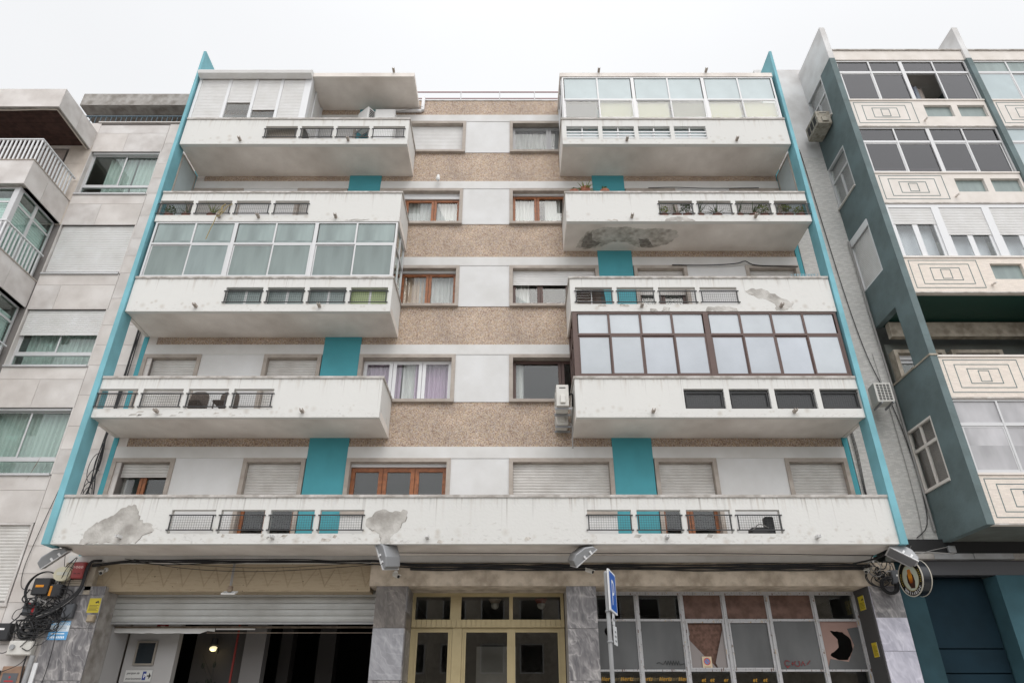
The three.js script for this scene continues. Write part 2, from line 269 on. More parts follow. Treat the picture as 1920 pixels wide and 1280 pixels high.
M.asphalt = noisy(C(0.15, 0.148, 0.145), T.rough, 2.3); M.paving = noisy(C(0.60, 0.575, 0.54), T.rough, 1.7);

// ---------------------------------------------------------------- ground, road, pavements
const B = (n) => 4.92 + 2.9 * n;                       // underside of the balcony of storey n
function structure(name, g, m) { const o = mesh(name, g, m, scene, { kind: 'structure' }); return o; }
structure('ground', bx(-150, 150, -0.5, -0.03, -200, 120), M.paving);
structure('road', bx(-80, 80, -0.03, 0, -10.4, -3.4), M.asphalt);
structure('pavement', bx(-80, 80, -0.03, 0.12, -16.0, -10.4), M.paving);
structure('pavement_001', bx(-80, 80, -0.03, 0.12, -3.4, 15), M.paving);
mesh('road_marking', [bx(-80, 80, 0.001, 0.004, -6.95, -6.83)], M.white, scene, { kind: 'structure' });

// ---------------------------------------------------------------- the apartment building with teal fins
const XC = -0.79, ZW = -16.12, ZF = -14.74;            // centre line, wall plane, balcony front plane
const house = thing('apartment_building', 'white apartment block with turquoise fins, mosaic bands and long balconies', 'apartment building', [XC, 0, -16]);
const U = u => XC + u;
{
  const wall = mesh('wall', (() => { // pebble-coloured mosaic bands and the structure behind
    const g = [];
    for (let n = 0; n < 5; n++) {
      const b = B(n), top = n === 4 ? 3.37 : 3.90;
      g.push(bx(U(-3.28), U(3.28), b + 2.68, b + top, ZW - 0.3, ZW));
      for (const s of [-1, 1]) g.push(bx(U(s * 9.04), U(s * 4.27), b + 2.68, b + (n === 4 ? 3.37 : 3.10), ZW - 0.3, ZW));
    }
    return g;
  })(), M.mosaic, house);
  wall.userData.label = 'brown and beige mosaic bands';
  for (let n = 0; n < 5; n++) {
    const b = B(n);
    for (const [a, c] of [[-9.04, -4.27], [-3.28, 3.28], [4.27, 9.04]]) mesh('lintel_band', bx(U(a), U(c), b + 2.38, b + 2.68, ZW - 0.3, ZW + 0.035), M.lintel, house, { shift: n * 0.7 });
    mesh('wall_panel', bx(U(-0.715), U(0.715), b + 1.0, b + 2.38, ZW - 0.3, ZW + 0.02), M.white, house, { shift: n * 0.9 });
    for (const s of [-1, 1]) mesh('wall_panel', bx(U(s * 7.5), U(s * 5.82), b + 0.21, b + 2.38, ZW - 0.3, ZW + 0.02), M.white, house, { shift: n * 1.1 + s });
  }
  mesh('wall_panel', bx(U(-3.28), U(3.28), 5.13, 5.895, ZW - 0.3, ZW + 0.02), M.white, house);
  for (const s of [-1, 1]) {
    mesh('wall_strip', bx(U(s * 3.28), U(s * 4.27), 4.95, 21.1, ZW - 0.3, ZW + 0.03), M.tealWall, house, { label: 'turquoise wall strip' });
    mesh('wall_strip', bx(U(s * 9.045), U(s * 9.17), 4.95, 21.1, ZW - 0.5, ZW + 0.04), M.tealWall, house, { label: 'narrow turquoise strip at the end of the wall' });
    // fin: stands free in front of the wall, slightly narrower at the top
    const i0 = 9.025, i1 = 9.10, o = 9.18, g = new THREE.BoxGeometry(1, 1, 1), p = g.attributes.position;
    for (let k = 0; k < p.count; k++) { const up = p.getY(k) > 0, y = up ? 22.16 - 1.6 + 0.0 : 4.905, inner = p.getX(k) * s < 0; p.setXYZ(k, U(s * (inner ? (up ? i1 : i0) : o)), y, p.getZ(k) > 0 ? -14.68 : -15.10); }
    mesh('fin', g, M.tealFin, house, { label: 'tall turquoise fin' });
    // the fin above the roof line runs back as a low wall
    mesh('fin_return', bx(U(s * 9.10), U(s * 9.178), 19.7, 20.555, -15.1, -17.5), M.tealFin, house);
  }
  // storeys behind the windows
  const inner = []; for (let n = 0; n < 5; n++) inner.push(bx(U(-9.02), U(9.02), B(n) + 0.02, B(n) + 0.2, ZW - 0.31, -23)); 
  inner.push(bx(U(-9.02), U(9.02), 5.0, 22, -23, -23.2), bx(U(-9.17), U(-9.02), 0, 21.0, ZW - 0.5, -23), bx(U(9.02), U(9.17), 0, 21.0, ZW - 0.5, -23));
  for (const u of [-6.6, -4.1, 0, 4.1, 6.6]) inner.push(bx(U(u - 0.07), U(u + 0.07), 5.1, 19.4, ZW - 0.31, -23));
  mesh('interior', inner, M.room, house);
  mesh('roof', [bx(U(-9.04), U(9.04), 19.42, 19.6, ZW - 0.31, -23), bx(U(-3.3), U(3.3), 19.89, 19.93, ZW - 0.32, ZW + 0.02)], M.coping, house);
  const rail = [rod([U(-3.6), 20.53, -16.3], [U(3.6), 20.53, -16.3], 0.022), rod([U(-3.6), 20.22, -16.3], [U(3.6), 20.22, -16.3], 0.018)]; 
  mesh('roof_railing', rail, std(C(0.28, 0.13, 0.13)), house);
  mesh('railing_posts', [-1.75, -0.42, 0.77, 1.9].map(x => rod([x, 19.85, -16.3], [x, 20.54, -16.3], 0.022)), M.aluminium, house);
  // top slabs over the highest balconies
  for (const s of [-1, 1]) mesh('roof_slab', [bx(U(s * 2.30), U(s * 9.03), 19.435, 19.605, ZF, ZF - 0.12), bx(U(s * 2.30), U(s * 2.42), 19.435, 19.605, ZF - 0.12, ZW + 0.001), bx(U(s * 2.42), U(s * 9.03), 19.45, 19.605, ZF - 0.12, ZW + 0.001)], M.soffit, house);
  const spoutX = { '-1': [-3.75], 1: [2.75, 6.15] };
  for (const s of [-1, 1]) for (const x of spoutX[s]) mesh('drain_spout', spout(x, 19.62), M.surround, house);
  // white drain pipe bending round the end of the left slab
  mesh('drain_pipe', [bx(-3.02, -2.92, 19.36, 20.0, -16.1, -16.0), bx(-4.3, -3.0, 19.30, 19.38, -16.08, -16.0)], M.pvc, house);
}
function spout(x, y) { const L = 0.17; return [bx(x - 0.035, x + 0.035, y - 0.012, y, ZF + 0.001, ZF + L), bx(x - 0.035, x - 0.024, y, y + 0.045, ZF + 0.001, ZF + L), bx(x + 0.024, x + 0.035, y, y + 0.045, ZF + 0.001, ZF + L)]; }
function wireGrille(x0, x1, y0, y1, z) { // iron frame with welded wire mesh
  const fr = [bx(x0 - 0.03, x1 + 0.03, y1 - 0.022, y1, z, z + 0.022), bx(x0 - 0.03, x1 + 0.03, y0, y0 + 0.022, z, z + 0.022), bx(x0 + 0.012, x0 + 0.036, y0 + 0.022, y1 - 0.022, z, z + 0.02), bx(x1 - 0.036, x1 - 0.012, y0 + 0.022, y1 - 0.022, z, z + 0.02)], w = [];
  for (let x = x0 + 0.085; x < x1 - 0.05; x += 0.052) w.push(bx(x - 0.0018, x + 0.0018, y0 + 0.022, y1 - 0.022, z + 0.008, z + 0.013));
  for (let y = y0 + 0.07; y < y1 - 0.03; y += 0.052) w.push(bx(x0 + 0.036, x1 - 0.036, y - 0.0018, y + 0.0018, z + 0.002, z + 0.0075));
  return fr.concat(w);
}
function parapetGeo(x0, x1, b, openings) {
  return (() => { const g = poly([[x0, b], [x1, b], [x1, b + 1.0], [x0, b + 1.0]], 0.12, openings.map(([a, c]) => [[a, b + 0.22], [c, b + 0.22], [c, b + 0.73], [a, b + 0.73]])); g.translate(0, 0, ZF - 0.12); return g; })();
}
const nearCentre = [2.42, 3.495, 4.57, 5.645], nearFin = [4.87, 5.95, 7.03, 8.11], OW = 0.955;   // left edges of the four openings, from the centre line
function openingsFor(s, set) { return set.map(u => { const w = u === 8.11 ? 0.92 : OW; return s > 0 ? [U(u), U(u + w)] : [U(-u - w), U(-u)]; }); }
const balconies = [];
const variants = (m, n, seed, amp) => { const k = rng(seed); return Array.from({ length: n }, () => { const c = m.clone(), f = 1 - amp * k(); c.color = m.color.clone().multiplyScalar(f); c.color.b *= 1 + 0.04 * (k() - 0.5); c.roughness = m.roughness * (0.8 + 0.5 * k()); return c; }); };
const frostSet = variants(M.frost, 6, 3, 0.22), milkySet = variants(M.frostWhite, 6, 4, 0.14);
function balcony(n, s, set, spouts, o = {}) {
  const b = B(n), x0 = s > 0 ? U(2.29) : U(-9.035), x1 = s > 0 ? U(9.035) : U(-2.31), op = openingsFor(s, set), end = s > 0 ? x0 : x1, i = s > 0 ? 0.12 : -0.12;
  const bal = mesh('balcony', [parapetGeo(x0, x1, b, op), bx(end, end + i, b + 0.2, b + 1.0, ZF - 0.12, ZW + 0.04)], M.parapet, house, { shift: n * 2.7 + s });
  mesh('soffit', [bx(Math.min(x0, x1), Math.max(x0, x1), b + 0.014, b + 0.2, ZF - 0.12, ZW + 0.001), bx(end, end + i, b, b + 0.013, ZF - 0.12, ZW + 0.04)], M.soffit, bal, { shift: n * 1.3 + s });
  mesh('coping', [bx(x0 - (s > 0 ? 0.03 : 0), x1 + (s > 0 ? 0 : 0.03), b + 1.0, b + 1.06, ZF + 0.03, ZF - 0.15), bx(s > 0 ? end - 0.03 : end - 0.15, s > 0 ? end + 0.15 : end + 0.03, b + 1.0, b + 1.06, ZF - 0.15, ZW + 0.04)], M.coping, bal);
  for (const [a, c] of op) {
    if (o.bars) mesh('grille', [0.27, 0.38, 0.5].map(h => bx(a, c, b + h, b + h + 0.035, ZF - 0.04, ZF - 0.02)).concat(bx((a + c) / 2 - 0.015, (a + c) / 2 + 0.015, b + 0.22, b + 0.73, ZF - 0.075, ZF - 0.05)), M.pvc, bal);
    else if (o.filled) { mesh('opening_infill', bx(a, c, b + 0.22, b + 0.73, ZF - 0.11, ZF - 0.095), std(C(0.06, 0.062, 0.065), { roughness: 0.35 }), bal); mesh('grille', wireGrille(a + 0.03, c - 0.03, b + 0.26, b + 0.66, ZF - 0.07), M.iron, bal); }
    else mesh('grille', wireGrille(a, c, b + 0.25, b + 0.61, ZF + 0.012), M.iron, bal);
    if (o.beige && a === op[3][0]) mesh('inner_panel', bx(a - 0.05, c + 0.05, b + 0.21, b + 0.9, ZF - 0.3, ZF - 0.32), std(C(0.60, 0.55, 0.48)), bal);
    if (o.inner) { const k = op.findIndex(q => q[0] === a); mesh('inner_pane', [bx(a - 0.02, (a + c) / 2 - 0.03, b + 0.21, b + 0.75, ZF - 0.16, ZF - 0.17), bx((a + c) / 2 + 0.03, c + 0.02, b + 0.21, b + 0.75, ZF - 0.16, ZF - 0.17)], k === 0 && !o.bars ? std(C(0.36, 0.44, 0.22), { roughness: 0.4 }) : o.bars ? M.frostBlue : M.frost, bal); mesh('inner_frame', bx((a + c) / 2 - 0.03, (a + c) / 2 + 0.03, b + 0.21, b + 0.75, ZF - 0.15, ZF - 0.18), M.aluminium, bal); }
  }
  for (const x of spouts) mesh('drain_spout', spout(x, b + 0.12), M.surround, bal);
  balconies.push(bal); return bal;
}
// a ragged outline given in metres, roughened and extruded a few millimetres
function ragged(pts, seed, rough = 0.03) {
  const r = rng(seed), out = []; for (let i = 0; i < pts.length; i++) { const a = pts[i], c = pts[(i + 1) % pts.length], L = Math.hypot(c[0] - a[0], c[1] - a[1]), k = Math.max(1, Math.round(L / 0.06)); for (let j = 0; j < k; j++) { const t = j / k, e = j ? rough : rough * 0.3; out.push([a[0] + (c[0] - a[0]) * t + (r() - 0.5) * e, a[1] + (c[1] - a[1]) * t + (r() - 0.5) * e]); } } return out;
}
function wallPatch(parent, pts, seed, mat = M.barePlaster, z = ZF, rough = 0.06, name = 'bare_plaster_patch', d = 0.004) { const g = poly(ragged(pts, seed, rough), d); g.translate(0, 0, z); const m = mesh(name, g, mat, parent); if (name === 'bare_plaster_patch') { const q = ragged(pts, seed, rough), k = rng(seed + 500), shadeBars = []; let on = true; q.forEach((A, i) => { const E = q[(i + 1) % q.length]; if (k() < 0.28) on = !on; const up = E[0] - A[0] < 0.02; if (on && up && A[1] > q.reduce((t, v) => Math.min(t, v[1]), 99) + 0.03) shadeBars.push(bar([A[0], A[1], z + d], [E[0], E[1], z + d], 0.006 + 0.008 * k(), 0.006)); }); if (shadeBars.length) mesh('rim_shade', shadeBars, k() < 0.5 ? M.dampAndShade : M.damp, m); } return m; }  // dark bars on the upper edges paint the rim's thin shadow
function soffitPatch(parent, pts, seed, mat, y, d = 0.004) { const g = poly(ragged(pts, seed, 0.05), d); g.rotateX(Math.PI / 2); g.translate(0, y, 0); return mesh('damp_patch', g, mat, parent); }
const L4 = balcony(4, -1, nearCentre, [-8.05, -4.85], { beige: true }), R4 = balcony(4, 1, nearCentre, [3.4, 6.65], { bars: true, inner: true });
const L3 = balcony(3, -1, nearFin, [-8.06, -6.98, -4.85]), R3 = balcony(3, 1, nearFin, [3.3, 6.7]);
const L2 = balcony(2, -1, nearCentre, [-8.05, -4.9], { inner: true }), R2 = balcony(2, 1, nearCentre, [3.3, 6.85]);
const L1 = balcony(1, -1, nearFin, [-8.3, -4.9]), R1 = balcony(1, 1, nearFin, [3.3, 6.6], { filled: true });
// lowest balcony runs the whole width
const L0 = (() => {
  const b = B(0), x0 = U(-9.035), x1 = U(9.035), op = [...openingsFor(-1, nearCentre), ...openingsFor(1, nearCentre)];
  const bal = mesh('balcony', [parapetGeo(x0, x1, b, op)], M.parapetLow, house);
  mesh('soffit', bx(x0, x1, b + 0.014, b + 0.2, ZF - 0.12, -16.0), M.soffit, bal);
  mesh('coping', bx(x0, x1, b + 1.0, b + 1.06, ZF + 0.03, ZF - 0.15), M.coping, bal);
  for (const [a, c] of op) mesh('grille', wireGrille(a, c, b + 0.28, b + 0.62, ZF + 0.012), M.iron, bal);
  for (const x of [-8.35, -5.1, -1.8, 3.3, 6.5]) mesh('drain_spout', spout(x, b + 0.12), M.white, bal);
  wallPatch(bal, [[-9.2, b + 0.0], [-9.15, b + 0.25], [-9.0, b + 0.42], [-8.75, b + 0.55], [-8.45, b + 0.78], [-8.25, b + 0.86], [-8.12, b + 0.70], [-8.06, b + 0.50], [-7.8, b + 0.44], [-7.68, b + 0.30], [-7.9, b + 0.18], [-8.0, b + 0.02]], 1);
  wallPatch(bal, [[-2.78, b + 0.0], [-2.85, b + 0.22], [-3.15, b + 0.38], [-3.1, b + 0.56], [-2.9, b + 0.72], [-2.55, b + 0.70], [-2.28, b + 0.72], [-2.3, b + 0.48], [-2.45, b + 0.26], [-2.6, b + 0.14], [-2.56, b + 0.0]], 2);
  const r = rng(33);                                        // small flakes along the lower edge
  for (let i = 0; i < 15; i++) { const x = i < 9 ? -7.6 + 4.3 * r() : -2 + 8.2 * r(), y = b + 0.02 + 0.16 * r(), w = 0.03 + 0.09 * r(), h = 0.015 + 0.035 * r(); wallPatch(bal, [[x, y], [x + w, y - h * 0.3], [x + w * 1.5, y + h], [x + w * 0.4, y + h * 1.4]], 40 + i, r() < 0.5 ? M.barePlaster : M.damp, ZF, 0.02, 'paint_flake', 0.003); }
  return bal;
})();
{ // peeled paint and damp on the upper balconies
  let b = B(2);
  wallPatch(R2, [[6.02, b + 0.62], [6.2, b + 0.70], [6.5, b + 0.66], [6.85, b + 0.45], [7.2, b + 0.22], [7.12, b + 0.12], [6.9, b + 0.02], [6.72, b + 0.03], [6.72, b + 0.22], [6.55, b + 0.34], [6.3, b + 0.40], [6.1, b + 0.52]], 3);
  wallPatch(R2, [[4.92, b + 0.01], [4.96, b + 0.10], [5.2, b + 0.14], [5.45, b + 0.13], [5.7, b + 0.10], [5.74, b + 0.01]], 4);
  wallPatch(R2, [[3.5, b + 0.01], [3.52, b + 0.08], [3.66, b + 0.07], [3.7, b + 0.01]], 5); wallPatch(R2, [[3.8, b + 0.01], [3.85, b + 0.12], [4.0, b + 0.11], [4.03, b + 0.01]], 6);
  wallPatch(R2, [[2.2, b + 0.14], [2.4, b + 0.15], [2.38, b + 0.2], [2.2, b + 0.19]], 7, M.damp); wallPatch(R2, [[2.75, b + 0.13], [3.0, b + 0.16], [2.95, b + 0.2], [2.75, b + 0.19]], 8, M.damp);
  b = B(3);
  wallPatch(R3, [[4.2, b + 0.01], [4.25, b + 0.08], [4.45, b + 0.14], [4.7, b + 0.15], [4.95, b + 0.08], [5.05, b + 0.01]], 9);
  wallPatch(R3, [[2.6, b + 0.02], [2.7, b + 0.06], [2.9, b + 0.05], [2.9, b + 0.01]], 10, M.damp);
  soffitPatch(R3, [[1.85, -15.95], [1.95, -15.55], [2.1, -15.22], [2.5, -15.02], [3.2, -15.0], [3.7, -15.12], [4.0, -15.05], [4.6, -15.15], [4.72, -15.4], [4.5, -15.75], [4.1, -15.95], [3.7, -15.95], [3.3, -15.7], [2.9, -15.65], [2.6, -15.9], [2.2, -16.02]].map(([x, z]) => [x, z]), 11, M.damp, b + 0.014);
  soffitPatch(R3, [[2.0, -15.9], [2.05, -15.4], [2.25, -15.2], [2.3, -15.6], [2.6, -15.7], [2.25, -15.98]], 12, M.dampAndShade, b + 0.0095);
  soffitPatch(R3, [[3.6, -15.5], [3.9, -15.55], [4.1, -15.9], [3.75, -15.92]], 13, M.dampAndShade, b + 0.0095);
  b = B(1);
  const r = rng(77); for (let i = 0; i < 9; i++) { const x = -9.1 + 2.6 * r(), y = b + 0.02 + 0.12 * r(), w = 0.05 + 0.12 * r(); wallPatch(L1, [[x, y], [x + w, y + 0.01], [x + w * 1.2, y + 0.035], [x + w * 0.3, y + 0.04]], 90 + i, r() < 0.6 ? M.barePlaster : M.damp, ZF, 0.02, 'paint_flake', 0.003); }
  wallPatch(L3, [[-4.6, B(3) + 0.03], [-4.1, B(3) + 0.02], [-3.9, B(3) + 0.06], [-4.3, B(3) + 0.08]], 14, M.barePlaster, ZF, 0.03, 'paint_flake', 0.003);
}
// ---------------------------------------------------------------- windows of the apartment building
// o: frame (material), lights [fractions], shut (0..1 lowered), shutMat, box (lowered shutter box), curtain, curtainSpan, glass
function windowUnit(parent, x0, x1, y0, y1, o = {}) {
  const z = o.z ?? ZW, t = 0.1, sillT = 0.06, win = mesh('window', [bx(x0, x1, y1 - t, y1, z + 0.055, z - 0.28), bx(x0, x0 + t, y0, y1 - t, z + 0.055, z - 0.28), bx(x1 - t, x1, y0, y1 - t, z + 0.055, z - 0.28)], o.surround ?? M.surround, parent);
  mesh('sill', bx(x0, x1, y0 - 0.02, y0 + sillT, z + 0.1, z - 0.28), o.surround ?? M.surround, win).position.z += 0.0;
  const a = x0 + t, c = x1 - t, f = y0 + sillT, h = y1 - t, fz = z - 0.2, fm = o.frame ?? M.pvc, w = o.fw ?? 0.075, top = h - (o.box ?? 0);
  if (o.box) mesh('shutter_box', bx(a, c, h - o.box, h, fz + 0.10, fz - 0.06), M.pvc, win);
  const fr = [...ring(a, c, f, top, fz - 0.03, fz + 0.03, w * 0.7)], L = o.lights ?? [1, 1], tot = L.reduce((p, q) => p + q, 0); let x = a;
  L.forEach((k, i) => {
    const e = x + (c - a) * k / tot; fr.push(...ring(x + 0.006, e - 0.006, f + 0.01, top - 0.01, fz - 0.015, fz + 0.045, w));
    mesh('pane', bx(x + w, e - w, f + w, top - w, fz + 0.004, fz + 0.010), o.glass ?? M.glass, win); x = e;
  });
  mesh('frame', fr, fm, win);
  if (o.shut) mesh('shutter', [shutterGeo(a + 0.005, c - 0.005, h - (h - f) * o.shut, h, fz + 0.10, o.pitch), bx(a + 0.005, c - 0.005, h - (h - f) * o.shut - 0.03, h - (h - f) * o.shut, fz + 0.085, fz + 0.105)], o.shutMat ?? M.shutter, win);
  for (const [p, q, m, sd] of o.curtains ?? []) mesh('curtain', curtainGeo(a + (c - a) * p, a + (c - a) * q, f, h, fz - 0.16, sd ?? 5), m, win);
  if (o.net) { const g = []; for (let i = 0; i * 0.075 < (c - a) + (h - f); i++) for (const d of [0, 1]) { const L2 = i * 0.075, p = d ? [Math.min(a + L2, c), f + Math.max(0, L2 - (c - a))] : [Math.max(c - L2, a), f + Math.max(0, L2 - (c - a))], q = d ? [Math.max(a, a + L2 - (h - f)), Math.min(h, f + L2)] : [Math.min(c, c - L2 + (h - f)), Math.min(h, f + L2)]; if (Math.hypot(p[0] - q[0], p[1] - q[1]) > 0.02) g.push(bar([p[0], p[1], fz + 0.09 + d * 0.006], [q[0], q[1], fz + 0.09 + d * 0.006], 0.006, 0.004)); } mesh('safety_net', g, M.steel, win); }
  return win;
}
{
  const Wc = (s, n, o) => { const [p, q] = s > 0 ? [0.715, 3.28] : [-3.28, -0.715]; return windowUnit(house, U(p), U(q), B(n) + 1.0, B(n) + 2.38, o); };
  Wc(-1, 4, { frame: M.pvc, lights: [1, 1], shut: 0.92 });
  Wc(-1, 3, { frame: M.wood, lights: [0.9, 1.1, 1], box: 0.2, curtains: [[0.3, 0.62, M.curtain, 3], [0.68, 1, M.curtain, 4]] });
  Wc(-1, 2, { frame: M.wood, lights: [1, 1, 1], box: 0.07, curtains: [[0.02, 0.35, M.curtain, 5], [0.36, 0.6, M.curtainWarm, 15], [0.55, 0.98, M.curtain, 6]] });
  Wc(-1, 1, { frame: M.pvc, fw: 0.09, lights: [1, 1, 1], curtains: [[0.0, 0.42, M.curtainPurple, 7], [0.44, 0.60, M.curtain, 8], [0.58, 1, M.curtainPurple, 9]] });
  Wc(-1, 0, { frame: M.wood, fw: 0.1, lights: [1, 1, 1], box: 0.08 });
  Wc(1, 4, { frame: M.aluminium, lights: [1, 1], net: true, curtains: [[0, 1, std(C(0.42, 0.43, 0.41)), 31]] });
  Wc(1, 3, { frame: M.wood, lights: [1, 1.2, 1], box: 0.06, curtains: [[0.0, 0.28, M.curtain, 10], [0.42, 0.62, M.curtain, 11]] });
  Wc(1, 2, { frame: M.brown, lights: [1, 1.05, 1], shut: 0.38, curtains: [[0.02, 0.2, M.curtain, 12]] });
  Wc(1, 1, { frame: M.brown, lights: [1.2, 1], curtains: [[0.02, 0.12, M.curtain, 13]] });
  Wc(1, 0, { frame: M.wood, lights: [1, 1], shut: 1, pitch: 0.07, shutMat: M.shutterOld });
  for (let n = 0; n < 5; n++) for (const s of [-1, 1]) for (const k of [0, 1]) {
    const [p, q] = k ? [7.5, 9.035] : [4.29, 5.82], x0 = s > 0 ? U(p) : U(-q), x1 = s > 0 ? U(q) : U(-p);
    let o = { frame: n === 2 ? M.brown : n >= 3 || n === 0 ? M.wood : M.pvc, lights: [1, 1], shut: 0.95, pitch: 0.072, shutMat: M.shutterOld };
    if (n === 0 && s < 0) o.shut = k ? 0.16 : 0.46; if (n === 0 && s > 0 && !k) o.shut = 0.44; if (n === 4) { o.shutMat = M.shutter; o.frame = M.pvc; } if (n === 3) o.shut = k ? 0.5 : 0.6; if (n === 2) o.shut = 0.4;
    if (n === 2 && s > 0) o.curtains = [[0, 1, M.curtain, 70 + k]];
    windowUnit(house, x0, x1, B(n) + 0.24, B(n) + 2.38, o);
  }
}
// ---------------------------------------------------------------- glazed-in balconies
function glazing(name, x0, x1, y0, y1, yt, z, units, o) { // units: number of two-light units; yt: transom height
  const fm = o.frame, fr = [], w = o.w ?? 0.05, d = 0.06, e = mesh(name, [bx(x0, x1, y0, y0 + w, z, z - d), bx(x0, x1, y1 - w, y1, z, z - d)], fm, house), per = (x1 - x0) / units, lights = o.lights ?? 2;
  for (let i = 0; i < units; i++) {
    const a = x0 + i * per, c = a + per; fr.push(bx(a, a + w, y0 + w, y1 - w, z, z - d), bx(c - w, c, y0 + w, y1 - w, z, z - d), bx(a + w, c - w, yt - w * 0.5, yt + w * 0.5, z - 0.002, z - d));
    const lw = (c - a - 2 * w) / lights;
    for (let k = 0; k < lights; k++) {
      const l = a + w + k * lw, m = l + lw; if (k) fr.push(bx(l - w * 0.45, l + w * 0.45, yt + w * 0.5, y1 - w, z - 0.003, z - d)); 
      const off = k % 2 ? 0.0 : 0.022; fr.push(...ring(l + 0.004, m - 0.004 + (k % 2 ? 0 : 0.02), y0 + w + 0.002, yt - w * 0.5 - 0.002, z - 0.004 - off, z - 0.026 - off, w * 0.62));
      mesh('pane', bx(l + w * 0.5, m - w * 0.45, yt + w * 0.5, y1 - w, z - 0.03, z - 0.036), o.upper, e);
      mesh('pane', bx(l + w * 0.5, m - w * 0.5, y0 + w * 1.4, yt - w * 1.0, z - 0.013 - off, z - 0.019 - off), o.lower(i, k), e);
    }
  }
  mesh('frame', fr, fm, e); return e;
}
function sideGlazing(parent, x, y0, y1, yt, z0, z1, fm, pane, w = 0.05) { // return wall of a glazed balcony, facing sideways; z1 < z0
  const zm = (z0 + z1) / 2; mesh('side_frame', [...sring(x - 0.03, x + 0.03, y0, y1, z1, z0, w), bx(x - 0.028, x + 0.028, yt - w / 2, yt + w / 2, z1 + w, z0 - w), bx(x - 0.027, x + 0.027, y0 + w, y1 - w, zm - w / 2, zm + w / 2)], fm, parent);
  for (const [a, c] of [[z1 + w, zm - w / 2], [zm + w / 2, z0 - w]]) { mesh('side_pane', bx(x - 0.004, x + 0.004, y0 + w, yt - w / 2, a, c), pane, parent); mesh('side_pane', bx(x - 0.004, x + 0.004, yt + w / 2, y1 - w, a, c), pane, parent); }
}
{
  // storey 2 left: pale aluminium with frosted sea-green panes
  const e = glazing('balcony_glazing', U(-8.98), U(-2.34), B(2) + 1.06, B(3) - 0.002, B(2) + 2.16, ZF - 0.02, 3, { frame: M.aluminium, w: 0.05, upper: M.frost, lower: (i, k) => frostSet[(i * 2 + k) % 6] });
  e.userData.label = 'aluminium balcony glazing with frosted sea-green panes';
  sideGlazing(e, U(-2.37), B(2) + 1.06, B(3) - 0.003, B(2) + 2.16, ZF - 0.09, ZW + 0.06, M.aluminium, M.glassGreen);
  // storey 4 right: white aluminium, pale upper panes, yellowish blinds behind
  const t = glazing('balcony_glazing', U(2.36), U(9.0), B(4) + 1.06, 19.433, B(4) + 1.91, ZF - 0.02, 3, { frame: M.aluminium, w: 0.05, upper: M.frostBlue, lower: () => M.glass });
  t.userData.label = 'white balcony glazing with pale blinds at the top right';
  const per = (U(9.0) - U(2.36)) / 6; for (const k of [0, 1, 2, 3, 4, 5]) { const a = U(2.36) + k * per + 0.05, y0 = B(4) + 1.1, y1 = B(4) + 1.88, rows = []; for (let i = 0; i < 20; i++) { const y = y0 + (y1 - y0) * i / 20; rows.push([y, ZF - 0.16], [y + (y1 - y0) / 20 * 0.9, ZF - 0.135]); } mesh('blind', strips(rows, a, a + per - 0.1), k === 0 ? std(C(0.10, 0.10, 0.10)) : k === 3 ? std(C(0.22, 0.22, 0.16)) : M.blindYellow, t); }  // first sheet is no blind: dark panel added to shade that pane
  sideGlazing(t, U(2.36), B(4) + 1.06, 19.43, B(4) + 1.91, ZF - 0.09, ZW + 0.06, M.pvc, M.glass);
  // storey 1 right: brown frames, milky panes
  const g = glazing('balcony_glazing', U(2.37), U(9.0), B(1) + 1.06, B(2) - 0.002, B(1) + 2.24, ZF - 0.02, 2, { frame: M.brown, w: 0.062, lights: 4, upper: milkySet[1], lower: (i, k) => milkySet[(i * 4 + k * 5) % 6] });
  g.userData.label = 'brown balcony glazing with milky panes';
  mesh('corner_post', bx(U(2.315), U(2.415), B(1) + 1.062, B(2) - 0.004, ZF - 0.015, ZF - 0.13), M.brown, g); mesh('corner_post', bx(U(5.62), U(5.75), B(1) + 1.062, B(2) - 0.004, ZF - 0.01, ZF - 0.09), M.brown, g);
  sideGlazing(g, U(2.36), B(1) + 1.06, B(2) - 0.003, B(1) + 2.24, ZF - 0.14, ZW + 0.06, M.brown, M.glass, 0.07);
  // storey 4 left: white roller shutters and louvred return under an awning box
  const y0 = B(4) + 1.06, xs = [-9.80, -8.85, -8.02, -7.22, -6.42], k = mesh('shutter_enclosure', xs.slice(0, 4).map(x => bx(x - 0.045, x + 0.045, y0, 19.34, ZF - 0.02, ZF - 0.1)).concat([bx(-6.50, -6.3, y0, 19.425, ZF - 0.02, ZF - 0.22), bx(-9.82, -6.4, y0, y0 + 0.04, ZF - 0.015, ZF - 0.1)]), M.pvc, house, { label: 'white roller-shutter enclosure at the top left' });
  [0, 0.44, 0.60, 0].forEach((gap, i) => { const a = xs[i] + 0.05, c = xs[i + 1] - 0.05, yb = i === 1 ? y0 + 0.72 : i === 2 ? y0 + 0.40 : y0 + 0.05; mesh('shutter', shutterGeo(a, c, yb, 19.33, ZF - 0.035, 0.066), M.shutter, k); if (gap) mesh('pane', bx(a, c, y0 + 0.04, yb, ZF - 0.07, ZF - 0.076), M.glass, k); });
  mesh('awning_box', (() => { const s = [[19.30, ZF + 0.02], [19.34, ZF + 0.22], [19.44, ZF + 0.25], [19.56, ZF + 0.16], [19.60, ZF + 0.01], [19.30, ZF + 0.02]]; const q = poly(s.map(([y, z]) => [z, y]), 3.55); q.rotateY(-Math.PI / 2); q.translate(-6.285, 0, 0); return q; })(), M.shutter, k);
